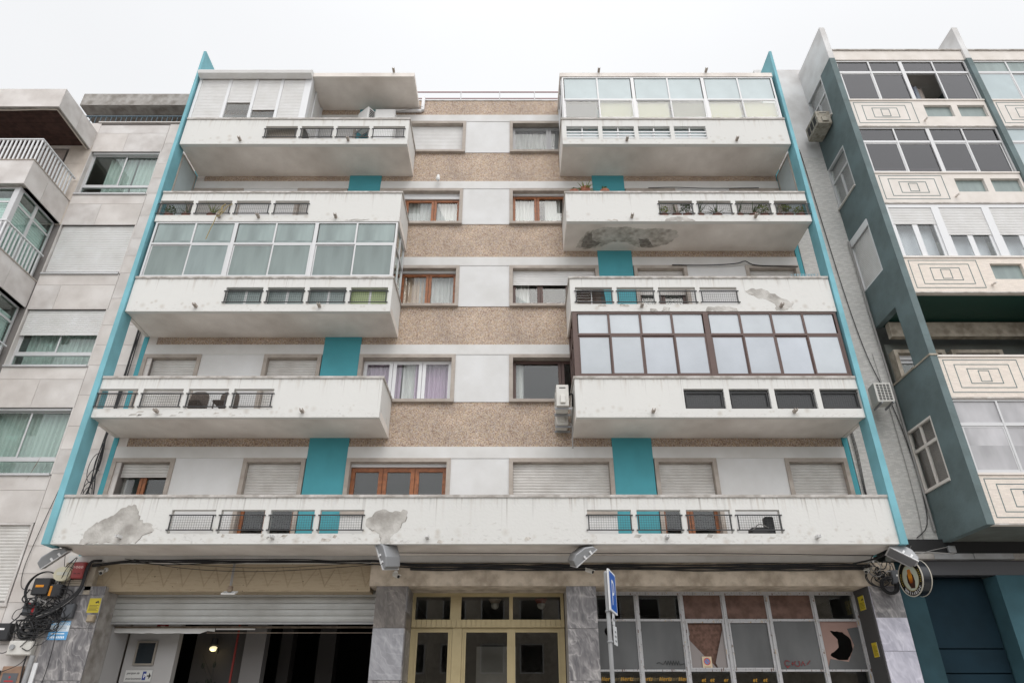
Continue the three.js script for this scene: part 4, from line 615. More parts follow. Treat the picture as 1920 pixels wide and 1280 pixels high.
// ---------------------------------------------------------------- right neighbour: dark green side wall, cream panels with inlaid rectangles
{
  const nb = thing('tiled_apartment_building', 'cream tiled block with dark green fins right of the white block', 'apartment building', [14, 0, -16]), XS = 9.92, XF = 10.09, Z = -14.29, ZP = -14.36, P = n => 5.225 + 2.9 * n, TOP = 21.2;
  // green side wall with an opening per storey
  const holes = { 0: [P(0) + 1.2, P(1) - 0.15], 1: [9.27, 11.0], 2: [P(2) + 1.15, P(3) - 0.02], 3: [P(3) + 1.25, P(4) - 0.1], 4: [P(4) + 1.25, 19.72] };
  const g = [bx(XS, XF, P(0), 19.74, Z, -14.98)]; let y = P(0); for (let n = 0; n < 5; n++) { g.push(bx(XS, XF, y, holes[n][0], -14.98, -16.1)); y = holes[n][1]; }
  mesh('side_wall', g, M.greenSide, nb, { label: 'dark green side wall' });
  mesh('side_wall', [bx(XS, XF, 19.745, TOP, Z, -16.1), bx(XS, XF, 19.72, 19.744, -14.98, -16.1)], M.greyRender, nb);
  mesh('fin', bx(14.2, 14.37, P(0), 19.74, Z, -16.1), M.greenSide, nb); mesh('fin', bx(14.2, 14.37, 19.745, TOP, Z, -16.1), M.greyRender, nb);
  for (const [x0, x1] of [[10.1, 14.19], [14.38, 18.6]]) {
    const W = x1 - x0;
    for (let n = 0; n < 5; n++) {
      const b = P(n), panel = mesh('cream_panel', poly([[x0, b], [x1, b], [x1, b + 1.08], [x0, b + 1.08]], 0.12, [[x0 + 2.2, x0 + 3.02], [x0 + 3.2, x0 + 4.02]].map(([a, c]) => [[a, b + 0.42], [c, b + 0.42], [c, b + 0.9], [a, b + 0.9]])).translate(0, 0, ZP - 0.12), n < 2 || n === 2 ? M.cream : M.creamPlain, nb);
      mesh('coping', bx(x0, x1, b + 1.08, b + 1.13, ZP + 0.03, ZP - 0.16), M.creamPlain, panel); mesh('edge_strip', bx(x0, x1, b - 0.0, b + 0.035, ZP + 0.012, ZP + 0.001), M.coping, panel);
      for (const [a, c] of [[x0 + 2.2, x0 + 3.02], [x0 + 3.2, x0 + 4.02]]) mesh('pane', bx(a, c, b + 0.42, b + 0.9, ZP - 0.09, ZP - 0.1), M.frost, panel);
      const cx = x0 + 1.0, cy = b + 0.58; for (const [w, h] of [[1.76, 0.86], [1.30, 0.62], [0.76, 0.40], [0.26, 0.30]]) mesh('inlay', ring(cx - w / 2, cx + w / 2, cy - h / 2, cy + h / 2, ZP + 0.0005, ZP + 0.004, 0.018), M.inlay, panel);
      mesh('drain_spout', rod([x0 + 2.05, b + 0.25, ZP], [x0 + 2.05, b + 0.22, ZP + 0.16], 0.03), M.creamPlain, panel);
      mesh('floor_slab', bx(x0, x1, b + 0.02, b + 0.2, ZP - 0.13, -16.1), n === 2 ? M.greenCeil : M.greenDull, nb);
    }
    // glazing between the panels
    const glaz = (y0, y1, yt, fm, up, low, skip) => {
      const e = mesh('glazing', ring(x0, x1, y0, y1, ZP - 0.03, ZP - 0.09, 0.05), fm, nb), fr = [];
      for (let i = 0; i < 4; i++) {
        const a = x0 + 0.05 + (W - 0.1) * i / 4, c = x0 + 0.05 + (W - 0.1) * (i + 1) / 4, hw = i === 2 ? 0.055 : 0.022; if (i) fr.push(bx(a - hw, a + hw, y0 + 0.05, y1 - 0.05, ZP - 0.028, ZP - 0.09)); fr.push(bx(a + (i ? hw : 0), c - (i === 1 ? 0.07 : i === 3 ? 0 : 0.03), yt - 0.04, yt + 0.04, ZP - 0.026, ZP - 0.09));
        const j = i % 2; if (i !== skip) { fr.push(...ring(a + 0.02, c - 0.02, y0 + 0.05, yt - 0.04, ZP - 0.04 - j * 0.02, ZP - 0.055 - j * 0.02, 0.034)); mesh('pane', bx(a + 0.04, c - 0.04, y0 + 0.08, yt - 0.07, ZP - 0.046 - j * 0.02, ZP - 0.051 - j * 0.02), low, e); }
        mesh('pane', bx(a, c, yt + 0.04, y1 - 0.05, ZP - 0.06, ZP - 0.066), up, e);
      }
      mesh('frame', fr, fm, e);
    };
    const far = x0 > 12;
    glaz(P(4) + 1.13, 19.73, 19.20, M.aluminium, far ? M.frost : M.glassTint, far ? M.frostBlue : M.glassTint, far ? -1 : 2);
    glaz(P(3) + 1.13, P(4) - 0.001, P(3) + 2.33, M.aluminium, far ? M.frostBlue : M.glassTint, far ? M.frostBlue : M.glassTint);
    glaz(P(0) + 1.13, P(1) - 0.001, P(0) + 2.28, M.aluminium, M.frostCool, M.frostCool);
    { // storey 2: wide white frames with roller shutters
      const y0 = P(2) + 1.13, y1 = P(3) - 0.001; const e = mesh('glazing', [bx(x0, x1, y1 - 0.12, y1, ZP - 0.02, ZP - 0.12)], M.pvc, nb), drops = [0.62, 1.02, 1.02];
      for (let i = 0; i < 3; i++) { const a = x0 + W * i / 3, c = x0 + W * (i + 1) / 3; mesh('window', [bx(a, a + 0.1, y0, y1 - 0.12, ZP - 0.02, ZP - 0.12), bx(c - 0.1, c, y0, y1 - 0.12, ZP - 0.02, ZP - 0.12), ...ring(a + 0.1, (a + c) / 2, y0, y1 - 0.12, ZP - 0.06, ZP - 0.1, 0.07), ...ring((a + c) / 2, c - 0.1, y0, y1 - 0.12, ZP - 0.06, ZP - 0.1, 0.07)], M.pvc, e);
        mesh('pane', bx(a + 0.15, c - 0.15, y0 + 0.05, y1 - 0.15, ZP - 0.078, ZP - 0.083), M.glass, e); mesh('curtain', bx(a + 0.12, c - 0.12, y0, y1, ZP - 0.3, ZP - 0.31), std(C(0.52, 0.54, 0.58)), e); mesh('shutter', shutterGeo(a + 0.1, c - 0.1, y1 - 0.12 - drops[i] * 0.9, y1 - 0.12, ZP - 0.045, 0.055), M.shutter, e); }
    }
    mesh('roof_beam', [bx(x0, x1, 19.74, 20.16, ZP, -16.1)], M.creamPlain, nb); mesh('coping', bx(x0, x1, 20.16, 20.2, ZP + 0.04, -16.1), M.coping, nb);
    // open balcony on storey 1
    mesh('recess_beam', bx(x0 < 12 ? XF : x0, x1, 10.55, 10.98, -15.72, -15.9), M.plasterBeige, nb); mesh('recess_wall', bx(x0 < 12 ? XF : x0, x1, 8.33, 10.55, -16.18, -16.3), M.greenDull, nb);
    for (const wx of x0 < 12 ? [10.12, 11.65] : [14.6, 16.6]) windowUnit(nb, wx, wx + 1.36, 8.5, 10.25, { z: -15.96, frame: M.pvc, box: 0.12, lights: [1, 1], surround: M.plasterBeige, curtains: [[0.0, 0.46, M.curtain, 44]] });
  }
  // windows in the side wall
  const sideWin = (n, fm, pane, t, bl) => { const [y0, y1] = holes[n], x = XS + 0.05, z0 = -14.98, z1 = -16.1, w = mesh('side_window', sring(x - 0.05, x + 0.03, y0, y1, z1, z0, 0.05), fm, nb), zm = (z0 + z1) / 2;
    mesh('frame', [bx(x - 0.03, x + 0.02, y0 + t - 0.035, y0 + t + 0.035, z1 + 0.05, z0 - 0.05), bx(x - 0.028, x + 0.02, y0 + 0.05, n === 0 ? y1 - 0.05 : y0 + t - 0.035, zm - 0.03, zm + 0.03)], fm, w);
    for (const [a, c] of [[z1 + 0.05, zm - 0.03], [zm + 0.03, z0 - 0.05]]) mesh('pane', bx(x - 0.004, x + 0.004, y0 + 0.05, y0 + t - 0.035, a, c), pane, w); mesh('pane', bx(x - 0.004, x + 0.004, y0 + t + 0.035, y1 - 0.05, z1 + 0.05, z0 - 0.05), pane, w);
    mesh('sill', bx(XS - 0.05, XS - 0.002, y0 - 0.04, y0 + 0.0, z1, z0), M.creamPlain, w); if (bl) mesh('blind', bx(x + 0.1, x + 0.11, y0, y1, z1, z0), bl, w); };
  const dim = std(C(0.30, 0.29, 0.30)), brn = std(C(0.20, 0.165, 0.15));
  sideWin(4, M.aluminium, M.glass, 1.0, dim); sideWin(3, M.aluminium, M.glass, 0.95, dim); sideWin(0, M.creamPlain, M.glass, 1.0, brn);
  { const [y0, y1] = holes[2], w = mesh('side_window', sring(XS, XS + 0.08, y0, y1, -16.1, -14.98, 0.05), M.pvc, nb), q = plain(shutterGeo(-16.05, -15.03, y0 + 0.05, y1 - 0.05, 0, 0.055)), pp = q.attributes.position; for (let i = 0; i < pp.count; i++) pp.setXYZ(i, XS + 0.05 - pp.getZ(i), pp.getY(i), pp.getX(i)); q.computeVertexNormals(); mesh('shutter', q, M.shutter, w); mesh('shutter_box', bx(XS - 0.03, XS - 0.002, y1 - 0.22, y1, -16.1, -14.98), M.pvc, w); }
  mesh('coping', [bx(XS - 0.03, XF + 0.03, 9.23, 9.27, -14.98, -16.1), bx(XS - 0.02, XF + 0.02, 9.22, 9.26, Z + 0.02, -14.98)], M.plasterBeige, nb);
  // grey wall between the two blocks
  mesh('grey_wall', bx(8.41, XS - 0.0, 5.3, 17.3, -16.1, -16.3), M.greyTile, nb); mesh('grey_wall', bx(8.41, XS + 0.17, 17.302, 21.42, -16.1, -16.3), M.greyRender, nb);
  // ground floor, painted dark blue-green
  mesh('body', [bx(8.7, 26, 0, 21, -20, -20.2), bx(18.7, 26, 0, 20.2, Z, -20)], M.greenDull, nb);
  mesh('dark_fascia', bx(8.66, 19, 4.97, 5.3, -15.95, -16.3), M.black, nb);
  for (let i = 0; i < 10; i++) mesh('ledge_stone', bx(8.68 + i * 0.9, 8.68 + (i + 1) * 0.9 - 0.012, 4.84 + 0.004 * (i % 3), 4.965, -15.86 - 0.01 * (i % 2), -16.3), i % 3 ? M.galv : M.concreteDirty, nb);
  mesh('sign_board', [bx(8.9, 19, 4.52, 4.83, -16.02, -16.3)], std(C(0.045, 0.045, 0.05), { roughness: 0.4 }), nb);
  mesh('painted_pier', bx(8.665, 9.24, 0.12, 4.83, -16.12, -16.6), M.navyMid, nb);
  mesh('painted_wall', [bx(9.24, 10.9, 0.12, 4.7, -16.5, -16.7)], M.navy, nb); for (const [y0, y1] of [[0.2, 2.53], [2.55, 3.02], [3.04, 4.5]]) mesh('painted_panel', rbx(9.3, 10.86, y0, y1, -16.42, -16.52, 0.015), M.navy, nb);
  mesh('painted_bay', [bx(10.9, 19, 0.12, 4.51, -15.98, -16.6)], M.navyLight, nb); 
}
// ---------------------------------------------------------------- the block across the street, behind the viewer (mirrored in glass)
{
  const nb = thing('plain_apartment_building', 'pale block across the street, mirrored in the ground floor glass', 'apartment building', [0, 0, 15]);
  const g = [], xs = []; for (let x = -26; x <= 26; x += 2.6) xs.push(x);
  for (let k = 0; k < 3; k++) { const y = k ? 3.4 + (k - 1) * 2.8 : 0; const h = k ? 1.0 : 0.4; g.push(bx(-27, 27, k ? y : 0.12, y + h, 15, 15.3)); g.push(...xs.map(x => bx(x - 0.5, x + 0.5, y + h, k ? y + 2.8 : 3.4, 15, 15.3))); }
  g.push(bx(-27, 27, 9.0, 9.4, 15, 15.3)); mesh('wall', g, M.plasterBeige, nb); mesh('roof', bx(-27, 27, 9.3, 9.5, 15.3, 24), M.coping, nb); mesh('backing', bx(-27, 27, 0, 9.3, 16.4, 16.6), M.roomDark, nb);
  for (const y of [0.4, 4.4, 7.2]) for (const x of xs) if (x < 25) mesh('window', ring(x + 0.5, x + 2.1, y, y === 0.4 ? 3.4 : y + 1.8, 15.12, 15.2, 0.09), M.pvc, nb);
}
// ================================================================ objects
// ---------------------------------------------------------------- floodlights under the lowest balcony
function floodlight(label, p, yaw, pitch, roll = 0) {
  const t = thing('floodlight', label, 'floodlight', p, 'floodlights under the lowest balcony');
  const head = new THREE.Group(); head.name = 'lamp_head'; t.add(head); org.set(head, [0, 0, 0]); head.position.y = -0.24; head.rotation.set(pitch, yaw, roll, 'YXZ');
  // tapered housing: deep at the gear end, shallow at the front
  const s = new THREE.Shape([[-0.27, 0.0], [0.27, 0.0], [0.255, 0.07], [0.10, 0.16], [-0.14, 0.175], [-0.25, 0.12]].map(q => new THREE.Vector2(...q))); const g = new THREE.ExtrudeGeometry(s, { depth: 0.34, bevelEnabled: true, bevelSize: 0.02, bevelThickness: 0.025, bevelSegments: 2 }); g.translate(0, 0, -0.17);
  mesh('housing', g, M.steel, head); mesh('glass_frame', ring(-0.295, 0.295, -0.215, 0.215, 0, 0.02, 0.03).map(q => q.rotateX(Math.PI / 2).translate(0, -0.004, 0)), M.aluminium, head); mesh('lamp_glass', bx(-0.265, 0.265, -0.012, -0.006, -0.185, 0.185), std(C(0.16, 0.18, 0.17), { roughness: 0.08 }), head);
  for (const q of [bx(-0.04, 0.0, -0.02, 0.06, 0.198, 0.222), bx(0.12, 0.16, -0.02, 0.06, 0.198, 0.222), bx(-0.04, 0.0, -0.02, 0.06, -0.222, -0.198)]) mesh('clip', q, M.pvc, head);
  mesh('bracket', [bx(-0.025, 0.025, -0.015, 0.0, -0.24, 0.24), bx(-0.025, 0.025, -0.24, -0.015, 0.225, 0.24), bx(-0.025, 0.025, -0.24, -0.015, -0.24, -0.225)], std(C(0.075, 0.05, 0.04), { roughness: 0.6 }), t).rotation.y = yaw;
  return t;
}
floodlight('grey floodlight at the left end of the lowest balcony above the cable tangle', [-9.85, 4.93, -15.15], 0.35, 0.25, 0.75);
floodlight('grey floodlight hanging steeply under the heart-shaped plaster patch', [-2.66, 4.93, -14.93], -0.75, 0.15, -1.15);
floodlight('grey floodlight above the blue parking sign', [1.52, 4.93, -14.95], 0.25, 0.25, 0.72);
floodlight('grey floodlight in front of the oval beer sign', [8.33, 4.93, -14.97], -0.2, -0.2, -0.62);
// ---------------------------------------------------------------- air conditioners
function acUnit(label, p, w, h, d, yaw, mat, { grid, group, bracket = true } = {}) {
  const t = thing('air_conditioner', label, 'air conditioner', p, group); t.rotation.y = yaw; org.set(t, [0, 0, 0]);
  mesh('body', rbx(-w / 2, w / 2, 0, h, -d / 2, d / 2, 0.018), mat, t);
  if (grid) { const s = []; for (let i = 0; i < grid[0]; i++) for (let j = 0; j < grid[1]; j++) { const cw = w * 0.8 / grid[0], ch = h * 0.84 / grid[1]; s.push(bx(-w * 0.4 + i * cw + cw * 0.15, -w * 0.4 + (i + 1) * cw - cw * 0.1, h * 0.08 + j * ch + ch * 0.15, h * 0.08 + (j + 1) * ch - ch * 0.15, d / 2 - 0.004, d / 2 + 0.002)); } mesh('vent', s, M.black, t); }
  else { const fan = new THREE.TorusGeometry(h * 0.36, 0.008, 6, 28), hub = new THREE.CylinderGeometry(h * 0.35, h * 0.35, 0.004, 28).rotateX(Math.PI / 2); fan.translate(-w * 0.12, h / 2, d / 2 + 0.006); hub.translate(-w * 0.12, h / 2, d / 2 + 0.002); mesh('fan_opening', hub, M.black, t); const sp = [fan]; for (let k = 0; k < 12; k++) { const a = k / 12 * Math.PI; sp.push(bar([-w * 0.12 - Math.cos(a) * h * 0.36, h / 2 - Math.sin(a) * h * 0.36, d / 2 + 0.01], [-w * 0.12 + Math.cos(a) * h * 0.36, h / 2 + Math.sin(a) * h * 0.36, d / 2 + 0.01], 0.006, 0.004)); } mesh('fan_guard', sp, mat, t); }
  mesh('end_cover', [rbx(w / 2 - 0.002, w / 2 + 0.05, h * 0.12, h * 0.48, -d * 0.22, d * 0.2, 0.012)], mat, t); mesh('handle_slot', bx(w / 2 - 0.001, w / 2 + 0.003, h * 0.82, h * 0.87, -d * 0.25, d * 0.25), M.black, t);
  if (bracket) for (const q of [-1, 1]) mesh('bracket', bx(q * w * 0.36, q * w * 0.30, -0.05, 0, -d * 0.75, d * 0.6), M.steel, t);
  return t;
}
acUnit('small cream air conditioner with a slotted front on the grey wall behind the fin', [9.24, 8.50, -15.55], 0.42, 0.52, 0.36, -0.06, M.acBody, { grid: [4, 10] });
acUnit('white air conditioner end-on in front, beside the brown-glazed balcony', [1.215, 8.19, -15.22], 0.60, 0.56, 0.30, -Math.PI / 2, M.acBody, { group: undefined });
acUnit('stained air conditioner showing below and behind another, beside the brown-glazed balcony', [1.24, 7.98, -15.82], 0.50, 0.50, 0.29, -Math.PI / 2, M.acBody, {});
acUnit('beige window air conditioner hanging from the dark green side wall', [9.66, 17.72, -15.45], 0.80, 0.52, 0.44, -Math.PI / 2, noisy(C(0.45, 0.42, 0.36), T.rough, 0.6), { grid: [3, 1], bracket: false });
acUnit('white air conditioner under the top left roof slab', [-4.72, 18.15, -15.75], 0.30, 0.78, 0.5, 0.9, M.acWhite, { grid: [1, 9] });
{ const t = thing('utility_cabinet', 'white boxed-in cabinet under the top left roof slab', 'cabinet', [-4.1, 17.0, -15.8]); mesh('body', rbx(-4.42, -3.78, 17.0, 18.95, -15.62, -16.05, 0.015), M.acWhite, t); mesh('door', rbx(-4.38, -3.82, 17.05, 18.9, -15.6, -15.63, 0.008), M.acWhite, t); }
// ---------------------------------------------------------------- parking sign
function print(w, h, px, draw) { const c = canvas(Math.round(w * px), Math.round(h * px)), x = c.getContext('2d'); draw(x, c.width, c.height); return tex(c); }
function plate(name, w, h, d, t, parent, pos, rot = 0, back = M.galv) { // flat printed plate facing +z
  const g = new THREE.PlaneGeometry(w, h), o = new THREE.Group(); const b = new THREE.Mesh(new RoundedBoxGeometry(w, h, d, 2, Math.min(0.012, d * 0.45)), back); b.name = name; b.castShadow = b.receiveShadow = true; b.position.set(...pos); b.rotation.y = rot; parent.add(b);
  const f = new THREE.Mesh(g, std(0xffffff, { map: t, roughness: 0.4 })); f.name = 'print'; f.position.z = d / 2 + 0.0015; f.receiveShadow = true; b.add(f); return b;
}
{
  const t = thing('parking_sign', 'blue and white parking sign on a grey pole with two small plates', 'parking sign', [1.43, 0.12, -10.81]);
  mesh('pole', rod([1.43, 0.12, -10.81], [1.43, 3.6, -10.81], 0.032, 14), M.galv, t); mesh('pole_cap', new THREE.SphereGeometry(0.033, 10, 6).translate(1.43, 3.6, -10.81), M.galv, t);
  const rot = Math.atan2(0.956, 0.29), P = print(0.55, 0.55, 620, (x, w, h) => { x.fillStyle = '#e9ecef'; x.fillRect(0, 0, w, h); x.fillStyle = '#0f5cb8'; x.beginPath(); x.roundRect(w * 0.045, h * 0.045, w * 0.91, h * 0.91, w * 0.05); x.fill(); x.fillStyle = '#eef1f4'; x.font = `${h * 0.86}px sans-serif`; x.textAlign = 'center'; x.textBaseline = 'middle'; x.fillText('P', w * 0.5, h * 0.53); });
  plate('sign_plate', 0.6, 0.6, 0.03, P, t, [1.532 - 1.43, 3.35 - 0.12, -10.987 + 10.81], rot, M.pvc);
  const sm = print(0.2, 0.2, 500, (x, w, h) => { x.fillStyle = '#d9dcdf'; x.fillRect(0, 0, w, h); x.fillStyle = '#33373c'; x.fillRect(w * 0.2, h * 0.45, w * 0.6, h * 0.16); x.fillRect(w * 0.3, h * 0.33, w * 0.4, h * 0.14); x.beginPath(); x.arc(w * 0.34, h * 0.64, w * 0.07, 0, 7); x.arc(w * 0.66, h * 0.64, w * 0.07, 0, 7); x.fill(); });
  plate('small_plate', 0.16, 0.16, 0.012, sm, t, [0.085, 2.95 - 0.12, -0.10], rot, M.pvc);
  const lg = print(0.3, 0.3, 420, (x, w, h) => { x.fillStyle = '#dfe2e4'; x.fillRect(0, 0, w, h); x.fillStyle = '#40444a'; x.font = `bold ${h * 0.13}px sans-serif`; x.textAlign = 'center'; for (const [q, e] of [[0.26, 0.5], [0.5, 0.64], [0.74, 0.6]]) for (let i = 0; i < 6; i++) x.fillRect(w * (0.5 - e / 2 + e * i / 6), h * q, w * e / 8, h * 0.1); });
  plate('text_plate', 0.26, 0.26, 0.012, lg, t, [0.10, 2.73 - 0.12, -0.13], rot, M.pvc); mesh('clamp', [rbx(1.39, 1.47, 3.04, 3.07, -10.85, -10.77, 0.008), rbx(1.39, 1.47, 2.62, 2.65, -10.85, -10.77, 0.008)], M.steel, t);
}
// ---------------------------------------------------------------- oval beer sign
{
  const t = thing('light_box_sign', 'oval beer sign in black and gold at the right end of the beam', 'sign', [8.62, 4.31, -15.2]); t.rotation.y = -1.48; org.set(t, [0, 0, 0]);
  const e = (w, h, d, z) => { const g = new THREE.CylinderGeometry(0.5, 0.5, d, 44).rotateX(Math.PI / 2); g.scale(w, h, 1); g.translate(0, 0, z); return g; };
  mesh('case', e(0.80, 0.74, 0.20, 0), std(C(0.014, 0.016, 0.02), { roughness: 0.2 }), t); mesh('rim', [new THREE.TorusGeometry(0.5, 0.016, 8, 48).scale(0.80, 0.74, 1).translate(0, 0, 0.1), new THREE.TorusGeometry(0.5, 0.012, 8, 48).scale(0.80, 0.74, 1).translate(0, 0, -0.1)], noisy(C(0.55, 0.52, 0.45), T.stone, 1, { roughness: 0.4 }), t);
  const f = print(0.8, 0.74, 640, (x, w, h) => {
    x.fillStyle = '#0c0b0a'; x.fillRect(0, 0, w, h); x.strokeStyle = '#c8b98a'; x.lineWidth = w * 0.012; x.beginPath(); x.ellipse(w / 2, h / 2, w * 0.34, h * 0.36, 0, 0, 7); x.stroke(); x.fillStyle = '#b9bfae'; x.beginPath(); x.ellipse(w / 2, h / 2, w * 0.33, h * 0.35, 0, 0, 7); x.fill();
    x.fillStyle = '#3a1a12'; x.beginPath(); x.moveTo(w * 0.36, h * 0.42); x.quadraticCurveTo(w * 0.5, h * 0.24, w * 0.64, h * 0.44); x.lineTo(w * 0.66, h * 0.62); x.lineTo(w * 0.60, h * 0.80); x.lineTo(w * 0.42, h * 0.78); x.lineTo(w * 0.34, h * 0.6); x.closePath(); x.fill();
    { const g = x.createLinearGradient(0, h * 0.3, 0, h * 0.66); g.addColorStop(0, '#b8702c'); g.addColorStop(0.5, '#d88f20'); g.addColorStop(1, '#7a3512'); x.fillStyle = g; x.beginPath(); x.moveTo(w * 0.44, h * 0.26); x.lineTo(w * 0.56, h * 0.26); x.quadraticCurveTo(w * 0.62, h * 0.46, w * 0.55, h * 0.64); x.lineTo(w * 0.44, h * 0.64); x.quadraticCurveTo(w * 0.38, h * 0.46, w * 0.44, h * 0.26); x.fill(); }
    const arc = (s, r0, a0, da, flip, col, size) => { x.fillStyle = col; x.font = `bold ${size}px serif`; x.textAlign = 'center'; x.textBaseline = 'middle'; [...s].forEach((ch, i) => { const a = a0 + da * (i - (s.length - 1) / 2); x.save(); x.translate(w / 2 + Math.sin(a) * w * r0, h / 2 - Math.cos(a) * h * r0); x.rotate(flip ? a + Math.PI : a); x.fillText(ch, 0, 0); x.restore(); }); };
    arc('Weissbier', 0.425, Math.PI, -0.2, true, '#e6e6e6', h * 0.125);
    x.fillStyle = '#8f7a2e'; for (const s of [-1, 1]) for (let i = -3; i <= 3; i++) { const a = s * (1.57 + i * 0.13); x.save(); x.translate(w / 2 + Math.sin(a) * w * 0.42, h / 2 - Math.cos(a) * h * 0.42); x.rotate(a); x.fillRect(-w * 0.012, -h * 0.03, w * 0.024, h * 0.06); x.restore(); }
  });
  const g = new THREE.CircleGeometry(0.49, 48); g.scale(0.80, 0.74, 1); g.translate(0, 0, 0.103); mesh('print', g, std(0xffffff, { map: f, roughness: 0.25 }), t, { uv: false }); mesh('arm', [bx(-0.62, -0.38, -0.02, 0.02, -0.02, 0.02)], M.iron, t);
}
// ---------------------------------------------------------------- cameras and small lamps on the beam
function securityCamera(label, p, yaw, pitch = 0.35) { const t = thing('security_camera', label, 'security camera', p, 'security cameras on the beams'); mesh('mount', [new THREE.CylinderGeometry(0.05, 0.05, 0.03, 14).rotateX(Math.PI / 2), rod([0, 0, 0], [0, -0.05, 0.09], 0.018)].map(g => g.translate(...p)), M.acWhite, t); const h = new THREE.Group(); h.name = 'camera_head'; t.add(h); org.set(h, [0, 0, 0]); h.position.set(0, -0.07, 0.11); h.rotation.set(pitch, yaw, 0, 'YXZ'); mesh('housing', new THREE.CylinderGeometry(0.042, 0.042, 0.18, 16).rotateX(Math.PI / 2).translate(0, 0, 0.05), M.acBody, h); mesh('visor', rbx(-0.05, 0.05, 0.035, 0.05, -0.05, 0.17, 0.006), M.acBody, h); mesh('lens', new THREE.CylinderGeometry(0.034, 0.034, 0.01, 16).rotateX(Math.PI / 2).translate(0, 0, 0.142), M.black, h); return t; }
securityCamera('white dome-end camera at the left end of the garage beam', [-9.28, 4.66, -16.15], 0.3);
securityCamera('small white camera on the beam below the bracket floodlight', [-2.62, 4.56, -15.98], 0.8);
securityCamera('small white camera on the beam left of the parking sign', [1.70, 4.66, -15.98], 0.9);
securityCamera('small grey camera at the right end of the beam', [7.98, 4.66, -15.98], -0.7);
{ const t = thing('spotlight', 'small square lamp on a rod below the garage beam', 'spotlight', [-6.25, 4.2, -15.95]); mesh('rod', [rod([-6.36, 4.88, -16.1], [-6.30, 4.28, -15.97], 0.014), rod([-6.33, 4.86, -16.1], [-6.27, 4.28, -15.97], 0.008)], M.galv, t); mesh('joint', rbx(-6.32, -6.22, 4.14, 4.27, -15.98, -15.88, 0.02), noisy(C(0.35, 0.27, 0.2), T.rough, 0.3), t); mesh('lamp_head', ring(-0.15, 0.15, -0.1, 0.1, 0, 0.03, 0.028).map(g => g.rotateX(-1.2).translate(-6.24, 4.10, -15.86)), M.acWhite, t); mesh('lamp_glass', bx(-0.13, 0.13, -0.08, 0.08, 0.005, 0.012).rotateX(-1.2).translate(-6.24, 4.10, -15.86), M.frostWhite, t); }
{ const t = thing('wall_lamp', 'small white wall lamp above the wooden window of the third storey', 'lamp', [-1.78, 16.6, -16.02]); const p = [-2.28, 16.30, -15.9]; t.position.set(0, 0, 0); org.set(t, [0, 0, 0]); mesh('shade', [new THREE.CylinderGeometry(0.04, 0.065, 0.16, 14).translate(...p), new THREE.SphereGeometry(0.06, 12, 8).translate(p[0], p[1] - 0.09, p[2])], M.acWhite, t); mesh('arm', rod([p[0], p[1] + 0.05, p[2]], [p[0], p[1] + 0.1, -16.08], 0.015), M.acWhite, t); }
// ---------------------------------------------------------------- things fixed to the left pier
function boxThing(name, label, cat, x0, x1, y0, y1, z0, d, mat, extra, group) { const t = thing(name, label, cat, [(x0 + x1) / 2, y0, z0], group); mesh('case', rbx(x0, x1, y0, y1, z0, z0 + d, 0.02), mat, t); mesh('lid', rbx(x0 + 0.015, x1 - 0.015, y0 + 0.015, y1 - 0.015, z0 + d - 0.004, z0 + d + 0.012, 0.008), mat, t); if (extra) extra(t, z0 + d + 0.014); return t; }
const plastic = std(C(0.022, 0.022, 0.025), { roughness: 0.5 }), slate = std(C(0.075, 0.08, 0.09), { roughness: 0.45 }), orange = std(C(0.70, 0.27, 0.02)), redP = std(C(0.42, 0.025, 0.03)), whiteP = std(C(0.75, 0.75, 0.75));
boxThing('splice_box', 'black splice box with an orange label inside a cable loop', 'junction box', -10.68, -10.30, 4.08, 4.44, -16.07, 0.16, plastic, (t, z) => mesh('tag', bx(-10.60, -10.42, 4.24, 4.29, z - 0.002, z + 0.002), orange, t));
boxThing('splice_box', 'slate grey box with a red stripe left of the cable tangle', 'junction box', -10.76, -10.42, 3.66, 3.93, -16.07, 0.13, slate, (t, z) => { mesh('tag', bx(-10.54, -10.49, 3.67, 3.92, z - 0.002, z + 0.002), redP, t); mesh('tag', bx(-10.66, -10.60, 3.88, 3.91, z - 0.002, z + 0.002), redP, t); });
boxThing('splice_box', 'black box with a white label at the left edge', 'junction box', -11.16, -10.86, 3.15, 3.50, -16.07, 0.15, plastic, (t, z) => mesh('tag', bx(-11.12, -10.98, 3.36, 3.40, z - 0.002, z + 0.002), whiteP, t));
boxThing('splice_box', 'narrow black box with an orange tag above the marble', 'junction box', -10.25, -9.98, 4.02, 4.30, -15.99, 0.12, plastic, (t, z) => mesh('tag', [bx(-10.24, -10.19, 4.05, 4.26, z - 0.002, z + 0.002)], orange, t));
boxThing('splice_box', 'dark box among cables on the marble pier', 'junction box', -9.84, -9.60, 3.60, 3.90, -15.995, 0.10, slate);
boxThing('meter_box', 'white box with a round knob below the cable tangle', 'junction box', -10.78, -10.26, 2.86, 3.15, -16.07, 0.16, M.acBody, (t, z) => mesh('knob', new THREE.CylinderGeometry(0.05, 0.05, 0.06, 16).rotateX(Math.PI / 2).translate(-10.66, 3.02, z + 0.02), M.galv, t));
